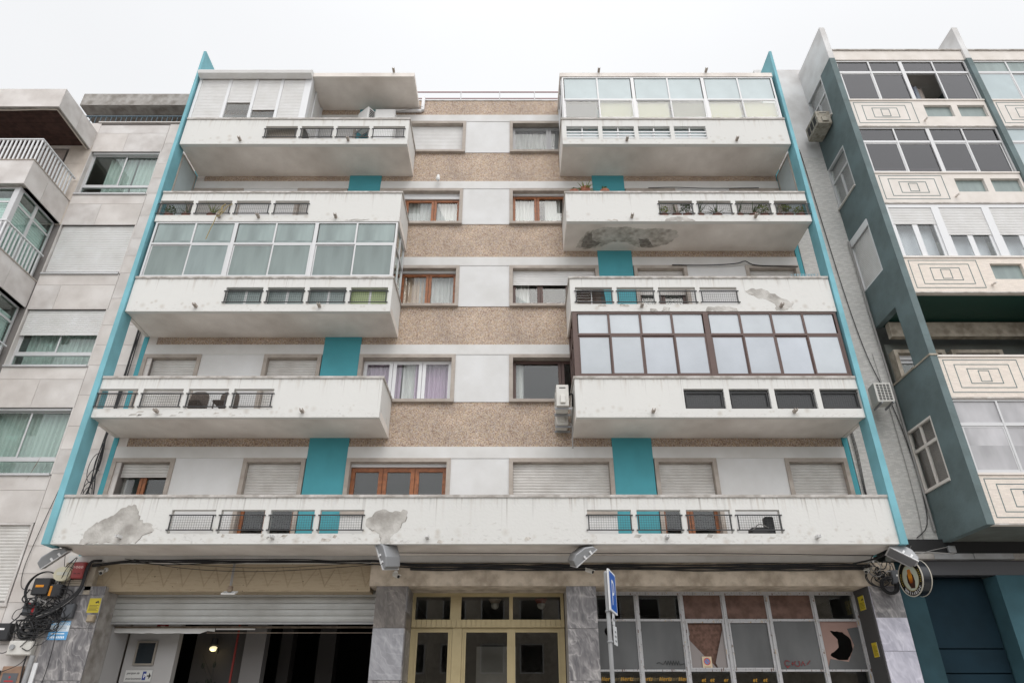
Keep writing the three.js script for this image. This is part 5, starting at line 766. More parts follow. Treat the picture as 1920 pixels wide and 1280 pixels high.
{ const t = thing('alarm_siren', 'cream rounded siren under the balcony corner', 'siren', [-10.08, 4.45, -15.99]); const g = new THREE.CylinderGeometry(0.19, 0.21, 0.12, 28).rotateX(Math.PI / 2); g.scale(1, 0.82, 1); mesh('cover', g.translate(-10.08, 4.52, -15.93), noisy(C(0.66, 0.62, 0.46), T.plaster, 0.5, { roughness: 0.4 }), t); const b = new THREE.CylinderGeometry(0.21, 0.21, 0.03, 28).rotateX(Math.PI / 2); b.scale(1, 0.82, 1); mesh('base', b.translate(-10.03, 4.52, -15.985), plastic, t); mesh('band', rbx(-10.2, -9.96, 4.49, 4.56, -15.872, -15.864, 0.004), std(C(0.62, 0.62, 0.55)), t); }
boxThing('fire_alarm', 'red fire alarm box marked FOGO', 'alarm', -9.88, -9.61, 4.42, 4.78, -15.99, 0.12, noisy(C(0.36, 0.06, 0.06), T.plaster, 0.4, { roughness: 0.4 }), (t, z) => { const tx = print(0.2, 0.12, 600, (x, w, h) => { x.fillStyle = '#a5454a'; x.fillRect(0, 0, w, h); x.fillStyle = '#e8cfc8'; x.font = `bold ${h * 0.62}px sans-serif`; x.textAlign = 'center'; x.textBaseline = 'middle'; x.fillText('FOGO', w / 2, h / 2); }); const m = new THREE.Mesh(new THREE.PlaneGeometry(0.21, 0.11), std(0xffffff, { map: tx, roughness: 0.4 })); m.name = 'print'; const o = origin(t); m.position.set(-9.745 - o[0], 4.66 - o[1], z - o[2]); t.add(m); mesh('slot', [bx(-9.82, -9.76, 4.52, 4.53, z - 0.002, z + 0.002), bx(-9.73, -9.67, 4.52, 4.53, z - 0.002, z + 0.002)], M.black, t); });
boxThing('junction_box', 'beige box with a thin wire on the marble pier', 'junction box', -9.27, -9.11, 3.52, 3.67, -15.995, 0.1, noisy(C(0.42, 0.35, 0.25), T.stone, 0.4));
{ const t = thing('conduit', 'beige cable trunking under the fire alarm', 'conduit', [-9.75, 4.35, -15.98]); mesh('pipe', [rod([-10.0, 4.39, -15.96], [-9.6, 4.39, -15.96], 0.016), rod([-10.0, 4.35, -15.96], [-9.6, 4.35, -15.96], 0.012)], M.plasterBeige, t); }
{ const t = thing('conduit', 'grey conduit pipe rising along the left edge of the marble', 'conduit', [-10.2, 0.2, -15.95]); mesh('pipe', tube([[-10.22, 0.2, -15.95], [-10.22, 2.2, -15.95], [-10.21, 2.86, -15.95]], 0.055, 20, 10), M.galv, t); mesh('strip', bx(-10.15, -10.06, 0.2, 2.72, -15.995, -15.96), M.pvc, t); }
function flatSign(name, label, cat, x0, x1, y0, y1, z, draw, px = 500, group, rot) { const w = x1 - x0, h = y1 - y0, t = thing(name, label, cat, [(x0 + x1) / 2, (y0 + y1) / 2, z], group); if (rot) t.rotation.y = rot; plate('plate', w, h, 0.006, print(w, h, px, draw), t, [0, 0, 0.004], 0, M.pvc); return t; }
const warn = (x, w, h) => { x.fillStyle = '#c9b62c'; x.fillRect(0, 0, w, h); x.fillStyle = '#2c2a16'; x.save(); x.translate(w * 0.72, h * 0.26); x.rotate(-0.5); x.fillRect(-w * 0.16, -h * 0.06, w * 0.26, h * 0.11); x.fillRect(w * 0.04, 0, w * 0.06, h * 0.14); x.restore(); for (let i = 0; i < 5; i++) x.fillRect(w * 0.12, h * (0.48 + i * 0.09), w * (i % 2 ? 0.66 : 0.76), h * 0.028); };
flatSign('warning_sign', 'yellow camera warning sign on the marble beside the garage', 'sign', -9.36, -9.10, 3.72, 4.02, -15.997, warn, 500, undefined);
flatSign('warning_sign', 'yellow camera warning sticker at the top of the dark pier side', 'sign', -0.14, 0.14, 3.82, 4.12, 0, warn, 500, undefined, -Math.PI / 2).position.set(7.953, 3.98, -16.42);
flatSign('warning_sign', 'lower yellow notice on the dark pier side', 'sign', -0.12, 0.12, 2.85, 3.14, 0, (x, w, h) => { x.fillStyle = '#cdb52a'; x.fillRect(0, 0, w, h); x.fillStyle = '#6a5a1c'; for (let i = 0; i < 9; i++) x.fillRect(w * 0.14, h * (0.2 + i * 0.08), w * (i % 3 ? 0.7 : 0.5), h * 0.03); }, 500, undefined, -Math.PI / 2).position.set(7.953, 3.0, -16.30);
flatSign('notice_sign', 'pale blue and white notice on the marble pier', 'sign', -10.05, -9.63, 3.17, 3.55, -15.997, (x, w, h) => { x.fillStyle = '#dfeaf2'; x.fillRect(0, 0, w, h); x.fillStyle = '#5fa3d8'; x.fillRect(0, h * 0.56, w, h * 0.44); x.fillStyle = '#7db4dd'; x.fillRect(0, 0, w, h * 0.22); x.fillStyle = '#f2f7fa'; x.font = `bold ${h * 0.17}px sans-serif`; x.textAlign = 'center'; x.fillText('PROTEGIDO', w * 0.52, h * 0.19); for (let i = 0; i < 9; i++) x.fillRect(w * (0.12 + i * 0.085), h * 0.8, w * 0.055, h * 0.12); x.fillStyle = '#7f9ab0'; for (let i = 0; i < 3; i++) x.fillRect(w * 0.1, h * (0.3 + i * 0.08), w * 0.76, h * 0.03); x.fillStyle = '#e8f2f8'; x.fillRect(w * 0.12, h * 0.64, w * 0.7, h * 0.06); }, 500);
{ const t = thing('hydrant_board', 'wooden board with a red and grey notice at the bottom left corner', 'board', [-10.6, 0.3, -16.05]); mesh('board', rbx(-10.82, -10.36, 1.2, 2.66, -16.06, -16.02, 0.015), noisy(C(0.36, 0.235, 0.165), T.stone, 0.7), t); const tx = print(0.3, 0.5, 400, (x, w, h) => { x.fillStyle = '#5b5d62'; x.fillRect(0, 0, w, h); x.fillStyle = '#b02a30'; x.fillRect(0, h * 0.40, w, h * 0.32); x.beginPath(); x.arc(w * 0.5, h * 0.14, w * 0.07, 0, 7); x.fill(); x.fillRect(w * 0.2, h * 0.25, w * 0.6, h * 0.05); x.fillStyle = '#cf6a6c'; x.fillRect(w * 0.16, h * 0.46, w * 0.68, h * 0.05); x.fillRect(w * 0.16, h * 0.58, w * 0.5, h * 0.05); x.fillStyle = '#8a8c90'; x.fillRect(w * 0.2, h * 0.80, w * 0.6, h * 0.04); }); plate('notice', 0.32, 0.55, 0.008, tx, t, [0.0, 1.95, 0.035]); }
flatSign('no_parking_sticker', 'cream no-parking sticker on the broken shop pane', 'sticker', 4.24, 4.45, 2.64, 2.90, -16.735, (x, w, h) => { x.fillStyle = '#c9b69a'; x.fillRect(0, 0, w, h); x.fillStyle = '#b8483c'; x.beginPath(); x.arc(w * 0.5, h * 0.38, w * 0.36, 0, 7); x.fill(); x.fillStyle = '#5f7fb0'; x.beginPath(); x.arc(w * 0.5, h * 0.38, w * 0.27, 0, 7); x.fill(); x.strokeStyle = '#b8483c'; x.lineWidth = w * 0.07; x.beginPath(); x.moveTo(w * 0.3, h * 0.2); x.lineTo(w * 0.7, h * 0.56); x.stroke(); x.fillStyle = '#8f8068'; for (let i = 0; i < 3; i++) x.fillRect(w * 0.16, h * (0.76 + i * 0.07), w * 0.68, h * 0.03); }, 700);
// lettering and scrawls on the shop panes: thin cut films lying on the glass
function film(name, label, cat, x0, x1, y0, y1, z, draw, px = 300) { const w = x1 - x0, h = y1 - y0, c = canvas(Math.round(w * px), Math.round(h * px)), x = c.getContext('2d'); draw(x, c.width, c.height); const t = thing(name, label, cat, [(x0 + x1) / 2, (y0 + y1) / 2, z]); const tx = tex(c), m = new THREE.Mesh(new THREE.PlaneGeometry(w, h), std(0xffffff, { map: tx, transparent: true, alphaTest: 0.02 })); m.name = 'print'; t.add(m); return t; }
film('window_lettering', 'yellow rental lettering along the lower left shop panes', 'lettering', 1.96, 3.86, 2.38, 2.52, -16.738, (x, w, h) => { x.font = `italic bold ${h * 0.78}px sans-serif`; x.textBaseline = 'middle'; for (let i = 0; i < 9; i++) { x.fillStyle = i % 2 ? 'rgba(96,84,56,0.55)' : 'rgba(160,120,44,0.8)'; x.fillText('Hertz', w * (0.0 + i * 0.112), h * 0.5); } });
film('window_lettering', 'leftover yellow letters on the fourth and fifth lower shop panes', 'lettering', 3.98, 5.86, 2.36, 2.50, -16.738, (x, w, h) => { x.font = `italic bold ${h * 0.7}px sans-serif`; x.textBaseline = 'middle'; x.fillStyle = 'rgba(170,128,44,0.8)'; for (const q of [0.10, 0.20, 0.36, 0.70, 0.82]) x.fillText(q === 0.36 ? 'er' : 'et', w * q, h * 0.5); });
film('graffiti', 'red scrawl on the fifth shop pane', 'graffiti', 6.06, 6.66, 2.66, 2.86, -16.738, (x, w, h) => { x.strokeStyle = 'rgba(120,50,54,0.6)'; x.lineWidth = h * 0.07; x.beginPath(); x.arc(w * 0.12, h * 0.5, h * 0.3, 0.6, 5.6); x.moveTo(w * 0.26, h * 0.5); x.lineTo(w * 0.36, h * 0.5); x.moveTo(w * 0.32, h * 0.3); x.lineTo(w * 0.3, h * 0.7); x.moveTo(w * 0.58, h * 0.3); x.arc(w * 0.48, h * 0.5, h * 0.28, -0.8, 4.2); x.moveTo(w * 0.62, h * 0.7); x.lineTo(w * 0.7, h * 0.3); x.lineTo(w * 0.76, h * 0.7); x.moveTo(w * 0.84, h * 0.6); x.lineTo(w * 0.98, h * 0.2); x.stroke(); x.fillStyle = 'rgba(130,46,50,0.7)'; x.beginPath(); x.arc(w * 0.1, h * 0.86, h * 0.09, 0, 7); x.fill(); }, 400);
film('graffiti', 'faint dark scrawl on the second shop pane', 'graffiti', 3.2, 3.85, 2.68, 2.86, -16.738, (x, w, h) => { x.strokeStyle = 'rgba(30,32,34,0.55)'; x.lineWidth = h * 0.035; x.beginPath(); x.moveTo(w * 0.03, h * 0.6); x.bezierCurveTo(w * 0.15, h * 0.1, w * 0.2, h * 0.9, w * 0.3, h * 0.5); for (let i = 0; i < 6; i++) { x.lineTo(w * (0.34 + i * 0.09), h * 0.25); x.lineTo(w * (0.38 + i * 0.09), h * 0.72); } x.lineTo(w * 0.98, h * 0.55); x.stroke(); }, 400);
// ---------------------------------------------------------------- inside the garage
flatSign('parking_direction_sign', 'white sign with a blue P and an arrow on the garage wall', 'sign', -8.98, -8.36, 2.44, 2.68, -17.585, (x, w, h) => { x.fillStyle = '#d8d8d6'; x.fillRect(0, 0, w, h); x.fillStyle = '#1d1d20'; x.font = `italic bold ${h * 0.25}px sans-serif`; x.fillText('parque de', w * 0.06, h * 0.36); x.fillText('estacionamento', w * 0.05, h * 0.84, w * 0.58); x.fillStyle = '#2c3f8f'; x.fillRect(w * 0.66, h * 0.12, w * 0.13, h * 0.74); x.fillStyle = '#eee'; x.font = `bold ${h * 0.52}px sans-serif`; x.fillText('P', w * 0.685, h * 0.68); x.fillStyle = '#1d1d20'; x.fillRect(w * 0.83, h * 0.46, w * 0.1, h * 0.1); x.beginPath(); x.moveTo(w * 0.9, h * 0.22); x.lineTo(w * 0.98, h * 0.51); x.lineTo(w * 0.9, h * 0.8); x.closePath(); x.fill(); }, 420);
{ const t = thing('display_screen', 'dark framed screen on the white garage wall', 'screen', [-8.62, 2.9, -17.58]); mesh('frame', ring(-8.86, -8.38, 2.78, 3.30, -17.595, -17.55, 0.04), noisy(C(0.36, 0.33, 0.29), T.stone, 0.5), t); mesh('screen', bx(-8.82, -8.42, 2.82, 3.26, -17.595, -17.57), std(C(0.02, 0.028, 0.035), { roughness: 0.1 }), t); }
flatSign('red_sign', 'small red sign at the top of the garage wall', 'sign', -8.50, -8.22, 3.52, 3.72, -17.585, (x, w, h) => { x.fillStyle = '#7c1e24'; x.fillRect(0, 0, w, h); x.fillStyle = '#caa'; x.fillRect(w * 0.3, h * 0.4, w * 0.4, h * 0.2); }, 300);
{ const t = thing('hanging_lamp', 'lit hanging lamp in the garage', 'lamp', [-7.35, 3.1, -18.35]); mesh('shade', [new THREE.CylinderGeometry(0.07, 0.09, 0.16, 16).translate(-7.35, 3.36, -18.35), rod([-7.35, 3.44, -18.35], [-7.35, 4.4, -18.35], 0.01)], M.iron, t); const b = new THREE.SphereGeometry(0.075, 14, 10); b.scale(1.3, 0.8, 1.3); mesh('bulb', b.translate(-7.35, 3.20, -18.35), std(C(0.9, 0.85, 0.6), { emissive: C(1, 0.85, 0.5), emissiveIntensity: 1.3 }), t); const l = new THREE.PointLight(0xffdfa0, 0.08, 0, 2); l.position.set(-7.35, 3.12, -18.25); l.castShadow = true; scene.add(l); }
{ const t = thing('bare_shrub', 'leafless potted shrub in front of the dark garage wall', 'plant', [-7.3, 0.1, -18.4]); const r = rng(12), tr = [rod([-7.3, 0.1, -18.4], [-7.28, 2.3, -18.4], 0.025)], lv = []; for (let i = 0; i < 26; i++) { const y = 1.7 + 0.9 * r(), a = (r() - 0.5) * 1.6, L = 0.35 + 0.5 * r(); const e = [-7.28 + L * Math.sin(a), y + L * Math.cos(a) * 0.75, -18.4 + 0.15 * (r() - 0.5)]; tr.push(rod([-7.28, y, -18.4], e, 0.007, 4)); if (r() < 0.5) { const q = new THREE.SphereGeometry(0.06, 7, 5); q.scale(0.7, 1.2, 0.3); lv.push(q.translate(...e)); } } mesh('branches', tr, M.iron, t); mesh('leaves', lv, std(C(0.02, 0.025, 0.018)), t); mesh('pot', new THREE.CylinderGeometry(0.2, 0.14, 0.35, 18).translate(-7.3, 0.28, -18.4), M.terracotta, t); }
// ---------------------------------------------------------------- plants
function blades(cx, cy, cz, n, len, seed, spread = 0.9, w = 0.016) { // strap leaves that arch outwards
  const r = rng(seed), P = [], N = 4; for (let i = 0; i < n; i++) { const a = r() * 6.283, t = spread * (0.25 + 0.75 * r()), L = len * (0.7 + 0.5 * r()), dx = Math.cos(a), dz = Math.sin(a), pts = []; for (let k = 0; k <= N; k++) { const s = k / N, an = t * (0.5 + 0.8 * s); pts.push([cx + dx * L * s * Math.sin(an), cy + L * s * Math.cos(an), cz + dz * L * s * Math.sin(an)]); } for (let k = 0; k < N; k++) { const w0 = w * (1 - (k / N) ** 2), w1 = w * (1 - ((k + 1) / N) ** 2), A = pts[k], Bq = pts[k + 1], ox = -dz, oz = dx; P.push(A[0] - ox * w0, A[1], A[2] - oz * w0, A[0] + ox * w0, A[1], A[2] + oz * w0, Bq[0] + ox * w1, Bq[1], Bq[2] + oz * w1, A[0] - ox * w0, A[1], A[2] - oz * w0, Bq[0] + ox * w1, Bq[1], Bq[2] + oz * w1, Bq[0] - ox * w1, Bq[1], Bq[2] - oz * w1); } }
  const g = new THREE.BufferGeometry(); g.setAttribute('position', new THREE.Float32BufferAttribute(P, 3)); g.computeVertexNormals(); return plain(g);
}
function leafy(cx, cy, cz, n, R, seed, size = 0.035) { const r = rng(seed), P = []; for (let i = 0; i < n; i++) { const a = r() * 6.283, b = Math.acos(2 * r() - 1), q = R * Math.cbrt(0.15 + 0.85 * r()), x = cx + q * Math.sin(b) * Math.cos(a), y = cy + q * Math.cos(b) * 0.9, z = cz + q * Math.sin(b) * Math.sin(a) * 0.7; const u = new THREE.Vector3(r() - 0.5, r() - 0.5, r() - 0.5).normalize(), v = new THREE.Vector3(r() - 0.5, r() - 0.5, r() - 0.5).cross(u).normalize(), s = size * (0.7 + 0.7 * r()); for (const [p, k] of [[-1, 0], [0, -0.45], [1, 0], [-1, 0], [1, 0], [0, 0.45]]) P.push(x + (u.x * p + v.x * k) * s, y + (u.y * p + v.y * k) * s, z + (u.z * p + v.z * k) * s); } const g = new THREE.BufferGeometry(); g.setAttribute('position', new THREE.Float32BufferAttribute(P, 3)); g.computeVertexNormals(); return plain(g); }
function potPlant(label, x, y, z, kind, o = {}) {
  const t = thing('potted_plant', label, 'plant', [x, y, z], o.group), h = o.pot ?? 0.2, R = o.R ?? 0.13; mesh('pot', [new THREE.LatheGeometry([[R * 0.7, 0], [R, h * 0.85], [R * 1.12, h * 0.86], [R * 1.12, h], [R * 0.95, h], [R * 0.9, h * 0.9], [0, h * 0.9]].map(q => new THREE.Vector2(...q)), 18).translate(x, y, z)], M.terracotta, t);
  if (kind === 'blades') mesh('leaves', blades(x, y + h * 0.85, z, o.n ?? 22, o.len ?? 0.42, o.seed, o.spread, o.w), o.mat ?? M.leaf, t);
  else { mesh('stem', [0, 1, 2].map(k => rod([x, y + h * 0.8, z], [x + 0.08 * Math.cos(k * 2.1), y + h + (o.h ?? 0.2), z + 0.06 * Math.sin(k * 2.1)], 0.008, 5)), M.leaf, t); mesh('leaves', leafy(x, y + h + (o.h ?? 0.2), z, o.n ?? 120, o.spread ?? 0.2, o.seed, o.size), o.mat ?? M.leaf, t); }
  return t;
}
const B3 = B(3) + 0.2;
potPlant('spiky yellow-green plant standing on the right third-storey parapet', 2.10, B(3) + 0.2, -15.0, 'blades', { seed: 1, n: 30, len: 0.40, mat: M.leafBright, pot: 1.2, spread: 1.3, w: 0.022 });
potPlant('small green sprig beside the turquoise strip on the parapet', 2.66, B(3) + 0.2, -15.0, 'leafy', { seed: 2, n: 40, spread: 0.1, h: 0.1, pot: 1.1 });
potPlant('tiny dark plant at the inner end of the right parapet', 1.78, B(3) + 0.2, -15.0, 'leafy', { seed: 22, n: 24, spread: 0.07, h: 0.08, pot: 1.08 });
[['bright ferny plant in the first planted opening', 4.25, 'leafy', M.leafBright], ['thin strappy plant in the first planted opening', 4.62, 'blades', M.leaf], ['dark twiggy plant in the first planted opening', 4.92, 'leafy', M.leaf], ['strappy plant at the left of the second planted opening', 5.25, 'blades', M.leaf], ['twiggy plant at the right of the second planted opening', 5.75, 'blades', M.leaf], ['low plant in terracotta at the left of the third planted opening', 6.35, 'blades', M.leaf], ['taller plant in the middle of the third planted opening', 6.78, 'blades', M.leaf], ['light plant rising out of the third planted opening', 7.08, 'leafy', M.leafBright], ['bright green bush beside the right fin', 7.75, 'leafy', M.leafBright], ['green bush overhanging the opening beside the right fin', 8.08, 'leafy', M.leafBright], ['strappy plant at the left of the last planted opening', 7.45, 'blades', M.leaf]].forEach(([l, x, k, m], i) => potPlant(l, x, B3, -14.98, k, { seed: 30 + i, mat: m, n: k === 'blades' ? 16 : 110, len: 0.42, spread: k === 'blades' ? 0.9 : 0.17, h: 0.16 + 0.08 * (i % 3), group: undefined }));
[['bushy plant in terracotta beside the left fin', -9.62, 'leafy', M.leaf], ['dark spreading plant in the left planted opening', -9.12, 'blades', M.leaf], ['broad-leaved plant at the right of the left planted opening', -8.98, 'leafy', M.leaf], ['bright bladed plant in the second left opening', -8.42, 'blades', M.leafBright]].forEach(([l, x, k, m], i) => potPlant(l, x, B3, -14.98, k, { seed: 60 + i, mat: m, n: k === 'blades' ? 16 : 110, len: 0.4, spread: k === 'blades' ? 0.8 : 0.18, h: 0.18 }));
potPlant('green houseplant behind the middle entrance pane', -0.75, 1.0, -17.5, 'blades', { seed: 80, n: 34, len: 0.75, spread: 0.9, R: 0.2, pot: 0.7 });
// ---------------------------------------------------------------- things on the balconies
for (const [x, l] of [[-7.82, 'left dark wicker chair behind the third mesh grille'], [-7.06, 'right dark wicker chair behind the third mesh grille']]) {
  const t = thing('wicker_chair', l, 'chair', [x, B(1) + 0.2, -15.35], 'wicker chairs on the left balcony'), y = B(1) + 0.2, m = noisy(C(0.12, 0.095, 0.08), T.rough, 0.2);
  mesh('seat', rbx(x - 0.22, x + 0.22, y + 0.38, y + 0.44, -15.6, -15.15, 0.02), m, t);
  const s = new THREE.Shape(); s.moveTo(-0.22, 0); s.lineTo(-0.22, 0.28); s.quadraticCurveTo(-0.22, 0.44, -0.06, 0.44); s.lineTo(0.06, 0.44); s.quadraticCurveTo(0.22, 0.44, 0.22, 0.28); s.lineTo(0.22, 0); s.closePath(); mesh('backrest', new THREE.ExtrudeGeometry(s, { depth: 0.03, bevelEnabled: true, bevelSize: 0.01, bevelThickness: 0.01, bevelSegments: 1 }).translate(x, y + 0.40, -15.62), m, t);
  for (const [a, c] of [[-0.19, -15.56], [0.19, -15.56], [-0.19, -15.19], [0.19, -15.19]]) mesh('leg', rod([x + a, y, c], [x + a, y + 0.39, c], 0.018), m, t);
}
{ const t = thing('reed_screen', 'rolled brown reed screen in the opening beside the centre windows', 'screen', [2.1, B(2) + 0.2, -14.98]), m = noisy(C(0.13, 0.085, 0.062), T.rough, 0.2); for (let i = 0; i < 15; i++) mesh('reed', rod([1.70, B(2) + 0.24 + i * 0.042, -14.98 - 0.012 * (i % 2)], [2.46 - 0.004 * i, B(2) + 0.25 + i * 0.042, -14.99], 0.017, 5), m, t); mesh('tie', [bx(2.06, 2.085, B(2) + 0.22, B(2) + 0.86, -14.965, -14.955)], M.pvc, t); }
{ const t = thing('folding_trellis', 'pale blue folded trellis standing beside the right fin', 'trellis', [7.9, B(2) + 0.9, -15.1]); const g = []; for (let i = 0; i < 9; i++) { const x = 7.50 + i * 0.075; g.push(bar([x, B(2) + 0.95, -15.1], [x + 0.12, B(2) + 1.42, -15.12], 0.016, 0.01), bar([x + 0.12, B(2) + 0.95, -15.125], [x + 0.01, B(2) + 1.42, -15.135], 0.016, 0.01)); } mesh('slats', g, std(C(0.30, 0.44, 0.50)), t); }
{ const t = thing('drying_rack', 'white drying rack tip above the left first-storey parapet', 'drying rack', [-5.6, B(1) + 0.2, -15.3]); const b = B(1); mesh('frame', [rod([-5.95, b + 0.2, -15.3], [-5.45, b + 1.25, -15.3], 0.012), rod([-5.2, b + 0.2, -15.3], [-5.72, b + 1.32, -15.32], 0.012), rod([-5.72, b + 1.32, -15.32], [-5.45, b + 1.22, -15.3], 0.012)], M.pvc, t); }
{ const t = thing('camera_tripod', 'black bag and bin behind the last right-hand grille of the lowest balcony', 'bag', [5.5, B(0) + 0.2, -15.1]); t.name = 'black_bag'; mesh('body', rbx(5.22, 5.62, B(0) + 0.2, B(0) + 0.42, -15.25, -14.98, 0.05, 3), M.iron, t); mesh('lid', rbx(5.56, 5.76, B(0) + 0.2, B(0) + 0.66, -15.2, -15.0, 0.04, 3), plastic, t); mesh('strap', tube([[5.26, B(0) + 0.36, -14.97], [5.4, B(0) + 0.47, -14.95], [5.6, B(0) + 0.40, -14.97]], 0.012, 14), M.cableGrey, t); }
{ const t = thing('rope', 'frayed straw-coloured rope hanging from the second left opening', 'rope', [-8.0, B(3) + 0.3, -14.66]), m = noisy(C(0.42, 0.34, 0.17), T.rough, 0.1), b = B(3); mesh('strand', [tube([[-7.98, b + 0.56, -14.7], [-8.05, b + 0.35, -14.66], [-8.08, b + 0.15, -14.62], [-8.1, b - 0.1, -14.6], [-8.16, b - 0.45, -14.6], [-8.2, b - 0.72, -14.6]], 0.012, 40), tube([[-7.78, b + 0.58, -14.7], [-7.88, b + 0.45, -14.66], [-7.95, b + 0.28, -14.66], [-8.02, b + 0.12, -14.63], [-8.06, b + 0.05, -14.6]], 0.013, 30), tube([[-7.97, b + 0.57, -14.7], [-8.03, b + 0.45, -14.67], [-8.0, b + 0.3, -14.66], [-8.05, b + 0.2, -14.64]], 0.02, 20)], m, t); }
{ const t = thing('laundry', 'clothes hanging in the open top window of the cream block', 'laundry', [12.6, 18.5, -14.9]); [[12.45, 0.22, 0.5, C(0.05, 0.05, 0.09)], [12.62, 0.2, 0.62, C(0.32, 0.36, 0.42)], [12.8, 0.18, 0.5, C(0.45, 0.4, 0.36)], [12.7, 0.14, 0.3, C(0.35, 0.12, 0.05)]].forEach(([x, w, h, c], i) => mesh('garment', curtainGeo(x - w / 2, x + w / 2, 19.05 - h, 19.05, -14.75 - i * 0.07, 120 + i, 0.025, 0.12), std(c, { side: THREE.DoubleSide }), t)); mesh('line', rod([12.15, 19.06, -14.85], [13.05, 19.06, -14.85], 0.005), M.cableGrey, t); }
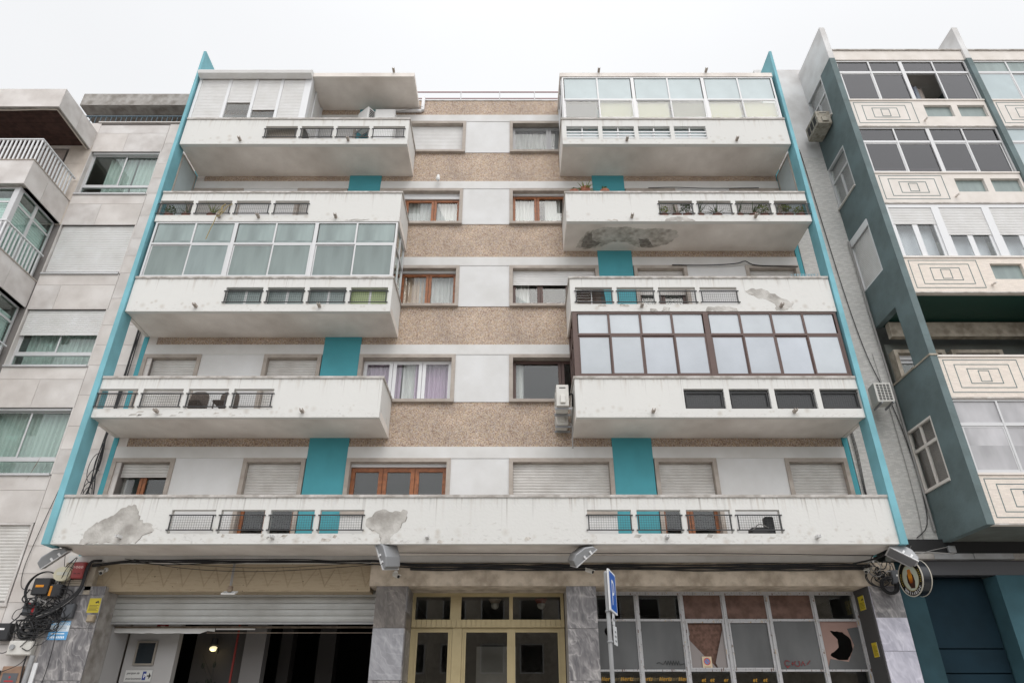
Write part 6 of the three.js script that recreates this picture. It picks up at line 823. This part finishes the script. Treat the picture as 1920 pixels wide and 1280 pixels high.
// ---------------------------------------------------------------- cables
function cables(label, list, o = {}) { const t = thing('cable_bundle', label, 'cables', list[0].pts[0], o.group); for (const c of list) mesh('cable', tube(c.pts, c.r ?? 0.012, c.seg ?? 48, c.rad ?? 5), c.m ?? M.cable, t); return t; }
{
  const r = rng(200), run = []; for (let i = 0; i < 8; i++) { const pts = [], y0 = 4.76 + 0.03 * (r() - 0.5); for (let k = 0; k <= 22; k++) { const x = -9.5 + k * 0.80, on = i < 5 || x > -3; pts.push([x, y0 - 0.025 * i * 0.6 - 0.05 * Math.abs(Math.sin(x * 0.55 + i * 0.7)) * r() + (x > -9 && x < -3 ? 0.09 : 0) + 0.0, -15.93 - 0.008 * i + 0.02 * r()]); if (!on) pts.pop(); } run.push({ pts, r: 0.010 + 0.008 * r(), seg: 110 }); }
  run.push({ pts: [[-8.8, 4.86, -15.94], [-7.5, 4.66, -15.93], [-6.0, 4.58, -15.93], [-4.5, 4.63, -15.93], [-3, 4.74, -15.93]], r: 0.007 }, { pts: [[-8.6, 4.85, -15.94], [-7.0, 4.71, -15.93], [-5.5, 4.66, -15.93], [-3.2, 4.78, -15.93]], r: 0.006 });
  run.push({ pts: [[-2.6, 4.90, -15.5], [1, 4.885, -15.5], [4, 4.89, -15.5], [8.2, 4.86, -15.6]], r: 0.009, m: M.cable });
  cables('long dark cables sagging along the beam under the lowest balcony', run);
  // drop at the left end of the beam
  const drop = []; for (let i = 0; i < 7; i++) { const a = 0.018 * i; drop.push({ pts: [[-9.3, 4.83 - a * 0.3, -15.93], [-9.52 + a * 0.3, 4.80 - a * 0.2, -15.9], [-9.60 + a * 0.6, 4.60, -15.9], [-9.61 + a * 0.7, 4.25, -15.9 + a * 0.3], [-9.72 + a, 4.05, -15.88], [-10.05, 3.80 - a, -15.86], [-10.35, 3.6 - 0.05 * r(), -15.88]], r: 0.013 }); }
  cables('thick black cables dropping beside the red fire alarm', drop);
  const tangle = []; for (let i = 0; i < 44; i++) { const cx = -10.35 + 0.42 * (r() - 0.5) * 2 * (0.6 + 0.4 * r()), cy = 3.72 + 0.36 * (r() - 0.5) * 2, pts = []; const R = 0.08 + 0.2 * r(), a0 = r() * 6.3, n = 7; for (let k = 0; k < n; k++) { const a = a0 + k * 0.75; pts.push([cx + R * Math.cos(a) * (1 + 0.3 * r()) + 0.05 * k * (r() - 0.3), cy + R * 0.8 * Math.sin(a) - 0.02 * k * (r() - 0.2), -15.98 + 0.14 * r()]); } tangle.push({ pts, r: 0.006 + 0.010 * r(), seg: 34, m: r() < 0.10 ? M.cableGrey : M.cable }); }
  for (const [cx, cy] of [[-10.50, 3.38], [-10.18, 3.46], [-10.52, 3.30]]) for (let k = 0; k < 7; k++) { const pts = [], R = 0.10 + 0.05 * r(); for (let j = 0; j <= 14; j++) { const a = j / 14 * 6.283 + k; pts.push([cx + R * Math.cos(a) + 0.01 * r(), cy + R * 0.85 * Math.sin(a), -15.98 + 0.015 * k]); } tangle.push({ pts, r: 0.013, seg: 40 }); }
  cables('dense black cable tangle on the wall beside the marble pier', tangle);
  const loop = []; for (let k = 0; k < 3; k++) { const pts = []; for (let j = 0; j <= 20; j++) { const a = j / 20 * 6.283 * 0.97; pts.push([-10.47 + (0.35 + 0.012 * k) * Math.cos(a), 4.22 + 0.36 * Math.sin(a), -15.97 + 0.012 * k]); } loop.push({ pts, r: 0.013, seg: 60 }); } loop.push({ pts: [[-10.45, 4.08, -15.95], [-10.42, 3.95, -15.93], [-10.36, 3.8, -15.93]], r: 0.02 }, { pts: [[-10.56, 4.08, -15.95], [-10.5, 3.9, -15.93], [-10.4, 3.75, -15.93]], r: 0.02 });
  cables('looped black cable round the splice box with the orange label', loop);
  const thin = [{ pts: [[-10.22, 3.7, -15.92], [-10.28, 3.2, -15.93], [-10.34, 2.7, -15.94], [-10.30, 2.3, -15.95]], r: 0.016 }, { pts: [[-10.28, 3.6, -15.92], [-10.32, 3.1, -15.93], [-10.38, 2.75, -15.94], [-10.9, 2.5, -15.99]], r: 0.008 }, { pts: [[-10.86, 3.32, -15.98], [-10.7, 3.36, -15.96], [-10.5, 3.4, -15.96]], r: 0.02 }, { pts: [[-11.1, 3.16, -15.98], [-11.05, 2.95, -15.98], [-10.85, 2.92, -15.98], [-10.75, 3.1, -15.98], [-10.78, 3.35, -15.98]], r: 0.009 }, { pts: [[-9.82, 4.7, -15.86], [-9.88, 4.2, -15.9], [-9.86, 3.5, -15.92], [-9.83, 2.8, -15.95], [-9.85, 2.3, -15.95], [-9.95, 1.8, -15.95]], r: 0.008, seg: 60 }, { pts: [[-10.35, 3.62, -15.86], [-9.9, 3.8, -15.86], [-9.6, 4.08, -15.88]], r: 0.009, m: M.cableGrey }, { pts: [[-10.2, 3.2, -15.93], [-9.95, 3.25, -15.93], [-9.78, 3.4, -15.93], [-9.7, 3.62, -15.93]], r: 0.006 }, { pts: [[-10.3, 3.05, -15.93], [-10.1, 3.08, -15.93], [-9.9, 3.3, -15.94]], r: 0.006 }, { pts: [[-10.11, 4.62, -15.95], [-10.02, 4.85, -15.7], [-9.9, 4.9, -15.5]], r: 0.007 }, { pts: [[-10.3, 4.35, -15.95], [-10.0, 4.72, -15.86], [-9.82, 4.86, -15.8]], r: 0.01 }, { pts: [[-10.1, 4.3, -15.9], [-10.0, 4.6, -15.84], [-9.85, 4.84, -15.8]], r: 0.008 }, { pts: [[-9.95, 4.2, -15.88], [-9.92, 4.5, -15.84], [-9.8, 4.86, -15.8]], r: 0.008 }, { pts: [[-9.18, 3.52, -15.92], [-9.2, 3.36, -15.92], [-9.1, 3.34, -15.94], [-9.06, 3.6, -15.95], [-9.08, 4.05, -15.95]], r: 0.007, m: M.cableGrey }, { pts: [[-10.5, 3.02, -15.88], [-10.3, 3.22, -15.88], [-10.2, 3.1, -15.88], [-10.3, 2.95, -15.88], [-10.45, 3.0, -15.88]], r: 0.009 }];
  cables('loose thin wires trailing over the marble pier', thin);
  cables('thin wire hanging down the limestone wall from above', [{ pts: [[-10.9, 6.5, -16.06], [-11.02, 5.6, -16.06], [-11.1, 4.6, -16.06], [-11.0, 4.25, -16.06], [-10.75, 4.2, -16.06]], r: 0.008, seg: 60 }, { pts: [[-10.1, 4.75, -16.0], [-10.2, 4.4, -16.0], [-10.35, 4.1, -15.98]], r: 0.008 }]);
  // wires down the gap beside the left fin
  const gap = []; for (let i = 0; i < 5; i++) { const pts = []; for (let k = 0; k <= 10; k++) { const y = 5.2 + k * 0.95, w = k < 3 ? 0.12 : 0.03; pts.push([-10.06 + 0.02 * i - 0.09 + w * (r() - 0.5) * 2 * (k < 4 ? 1 : 0.5), y, -16.02 + 0.03 * r()]); } gap.push({ pts, r: 0.009 + 0.006 * r(), seg: 80 }); }
  for (let i = 0; i < 6; i++) { const y = 5.7 + 1.6 * r(), R = 0.14 + 0.1 * r(), pts = []; for (let j = 0; j <= 8; j++) { const a = j / 8 * 4.4 + 1; pts.push([-10.12 + R * 0.7 * Math.cos(a), y + R * 1.6 * Math.sin(a), -16.0 + 0.02 * i]); } gap.push({ pts, r: 0.009, seg: 40 }); }
  cables('black wires looping down the gap behind the left fin', gap);
  cables('dark wires in the gap behind the right fin', [0, 1, 2].map(i => ({ pts: [[8.47 + 0.015 * i, 9.0, -16.06], [8.49 + 0.03 * i, 7.5, -16.05], [8.46 + 0.02 * i, 6.5, -16.05], [8.5, 5.2, -16.05]], r: 0.009, seg: 40 })));
  // right-hand junction
  const rj = []; for (let i = 0; i < 18; i++) { const cx = 8.30 + 0.22 * (r() - 0.5) * 2, cy = 4.58 + 0.22 * (r() - 0.5) * 2, pts = [], R = 0.06 + 0.13 * r(), a0 = r() * 6; for (let k = 0; k < 7; k++) { const a = a0 + k * 0.8; pts.push([cx + R * Math.cos(a), cy + R * Math.sin(a), -15.95 + 0.1 * r()]); } rj.push({ pts, r: 0.007 + 0.007 * r(), seg: 30, m: r() < 0.25 ? M.cableGrey : M.cable }); }
  for (let k = 0; k < 10; k++) { const pts = [], R = 0.12 + 0.08 * r(); for (let j = 0; j <= 14; j++) { const a = j / 14 * 6.283 + k; pts.push([8.40 + R * Math.cos(a), 4.27 + R * 0.95 * Math.sin(a), -15.96 + 0.012 * k]); } rj.push({ pts, r: 0.013, seg: 40 }); }
  for (let k = 0; k < 2; k++) rj.push({ pts: [[8.02, 4.62, -15.93], [7.93 + 0.03 * k, 4.45, -15.93], [8.02 + 0.03 * k, 4.30, -15.93], [8.3, 4.22, -15.93]], r: 0.012 });
  rj.push({ pts: [[7.7, 4.74, -15.9], [8.1, 4.80, -15.6], [8.35, 4.90, -15.2]], r: 0.02 });
  cables('coiled black cables at the right end of the beam', rj);
  cables('wires stretched from the beam end to the dark fascia', [{ pts: [[8.45, 4.86, -15.3], [9.2, 4.93, -15.6], [10.0, 4.94, -15.8]], r: 0.016, m: M.cableGrey }, { pts: [[8.5, 4.72, -15.4], [9.3, 4.95, -15.6], [9.9, 5.10, -15.85]], r: 0.008, m: M.cableGrey }, { pts: [[8.5, 4.9, -14.8], [8.52, 4.8, -15.0], [8.5, 4.72, -15.3]], r: 0.01, m: M.cableGrey }]);
  boxThing('splice_box', 'slate box with a red label at the right end of the beam', 'junction box', 8.48, 8.78, 4.30, 4.60, -15.97, 0.12, slate, (t, z) => { mesh('tag', bx(8.70, 8.76, 4.31, 4.50, z - 0.002, z + 0.002), redP, t); mesh('tag', bx(8.58, 8.64, 4.46, 4.5, z - 0.002, z + 0.002), whiteP, t); });
  boxThing('junction_box', 'small grey box on the dark fascia of the cream block', 'junction box', 9.95, 10.12, 4.98, 5.14, -15.94, 0.08, M.galv);
  cables('grey wires running down the edge of the dark green wall', [{ pts: [[9.86, 13.9, -16.02], [9.86, 10.5, -16.02], [9.87, 8.4, -16.02], [9.86, 5.5, -16.03]], r: 0.03, m: M.cableGrey, seg: 40 }, { pts: [[9.2, 17.6, -16.06], [9.45, 10.3, -16.06], [9.78, 8.4, -16.05], [9.84, 6.3, -16.05], [9.7, 5.6, -16.05], [9.4, 5.35, -16.05]], r: 0.011, m: M.cable, seg: 80 }, { pts: [[9.62, 10.2, -16.06], [9.66, 8.4, -16.06], [9.62, 6.0, -16.06], [9.55, 5.3, -16.06]], r: 0.008, m: M.cableGrey }]);
  cables('drooping wire along the wall of the right second-storey balcony', [{ pts: [[4.6, B(2) + 2.36, -16.03], [5.6, B(2) + 2.35, -16.03], [6.5, B(2) + 2.40, -16.0], [6.7, B(2) + 2.46, -15.98], [6.9, B(2) + 2.38, -16.03], [8.2, B(2) + 2.30, -16.03]], r: 0.016 }]);
  cables('drooping wire along the wall of the right third-storey balcony', [{ pts: [[4.2, B(3) + 2.36, -16.03], [5.0, B(3) + 2.38, -16.03], [6.0, B(3) + 2.34, -16.03], [7.6, B(3) + 2.36, -16.03]], r: 0.012 }]);
  cables('grey pipes from the stacked air conditioners down the balcony side', [{ pts: [[1.36, 8.5, -15.0], [1.44, 8.52, -14.95], [1.47, 8.3, -15.2]], r: 0.022 }, { pts: [[1.40, 7.95, -15.4], [1.46, 7.9, -15.45], [1.46, 7.6, -15.5], [1.46, 7.35, -15.55]], r: 0.02, m: M.cableGrey }]);
  cables('thin line looping from the end of the top left roof slab', [{ pts: [[-2.95, 19.38, -15.9], [-3.4, 19.3, -15.95], [-3.9, 19.24, -16.0]], r: 0.008, m: M.cableGrey }]);
}
renderer.render(scene, camera);
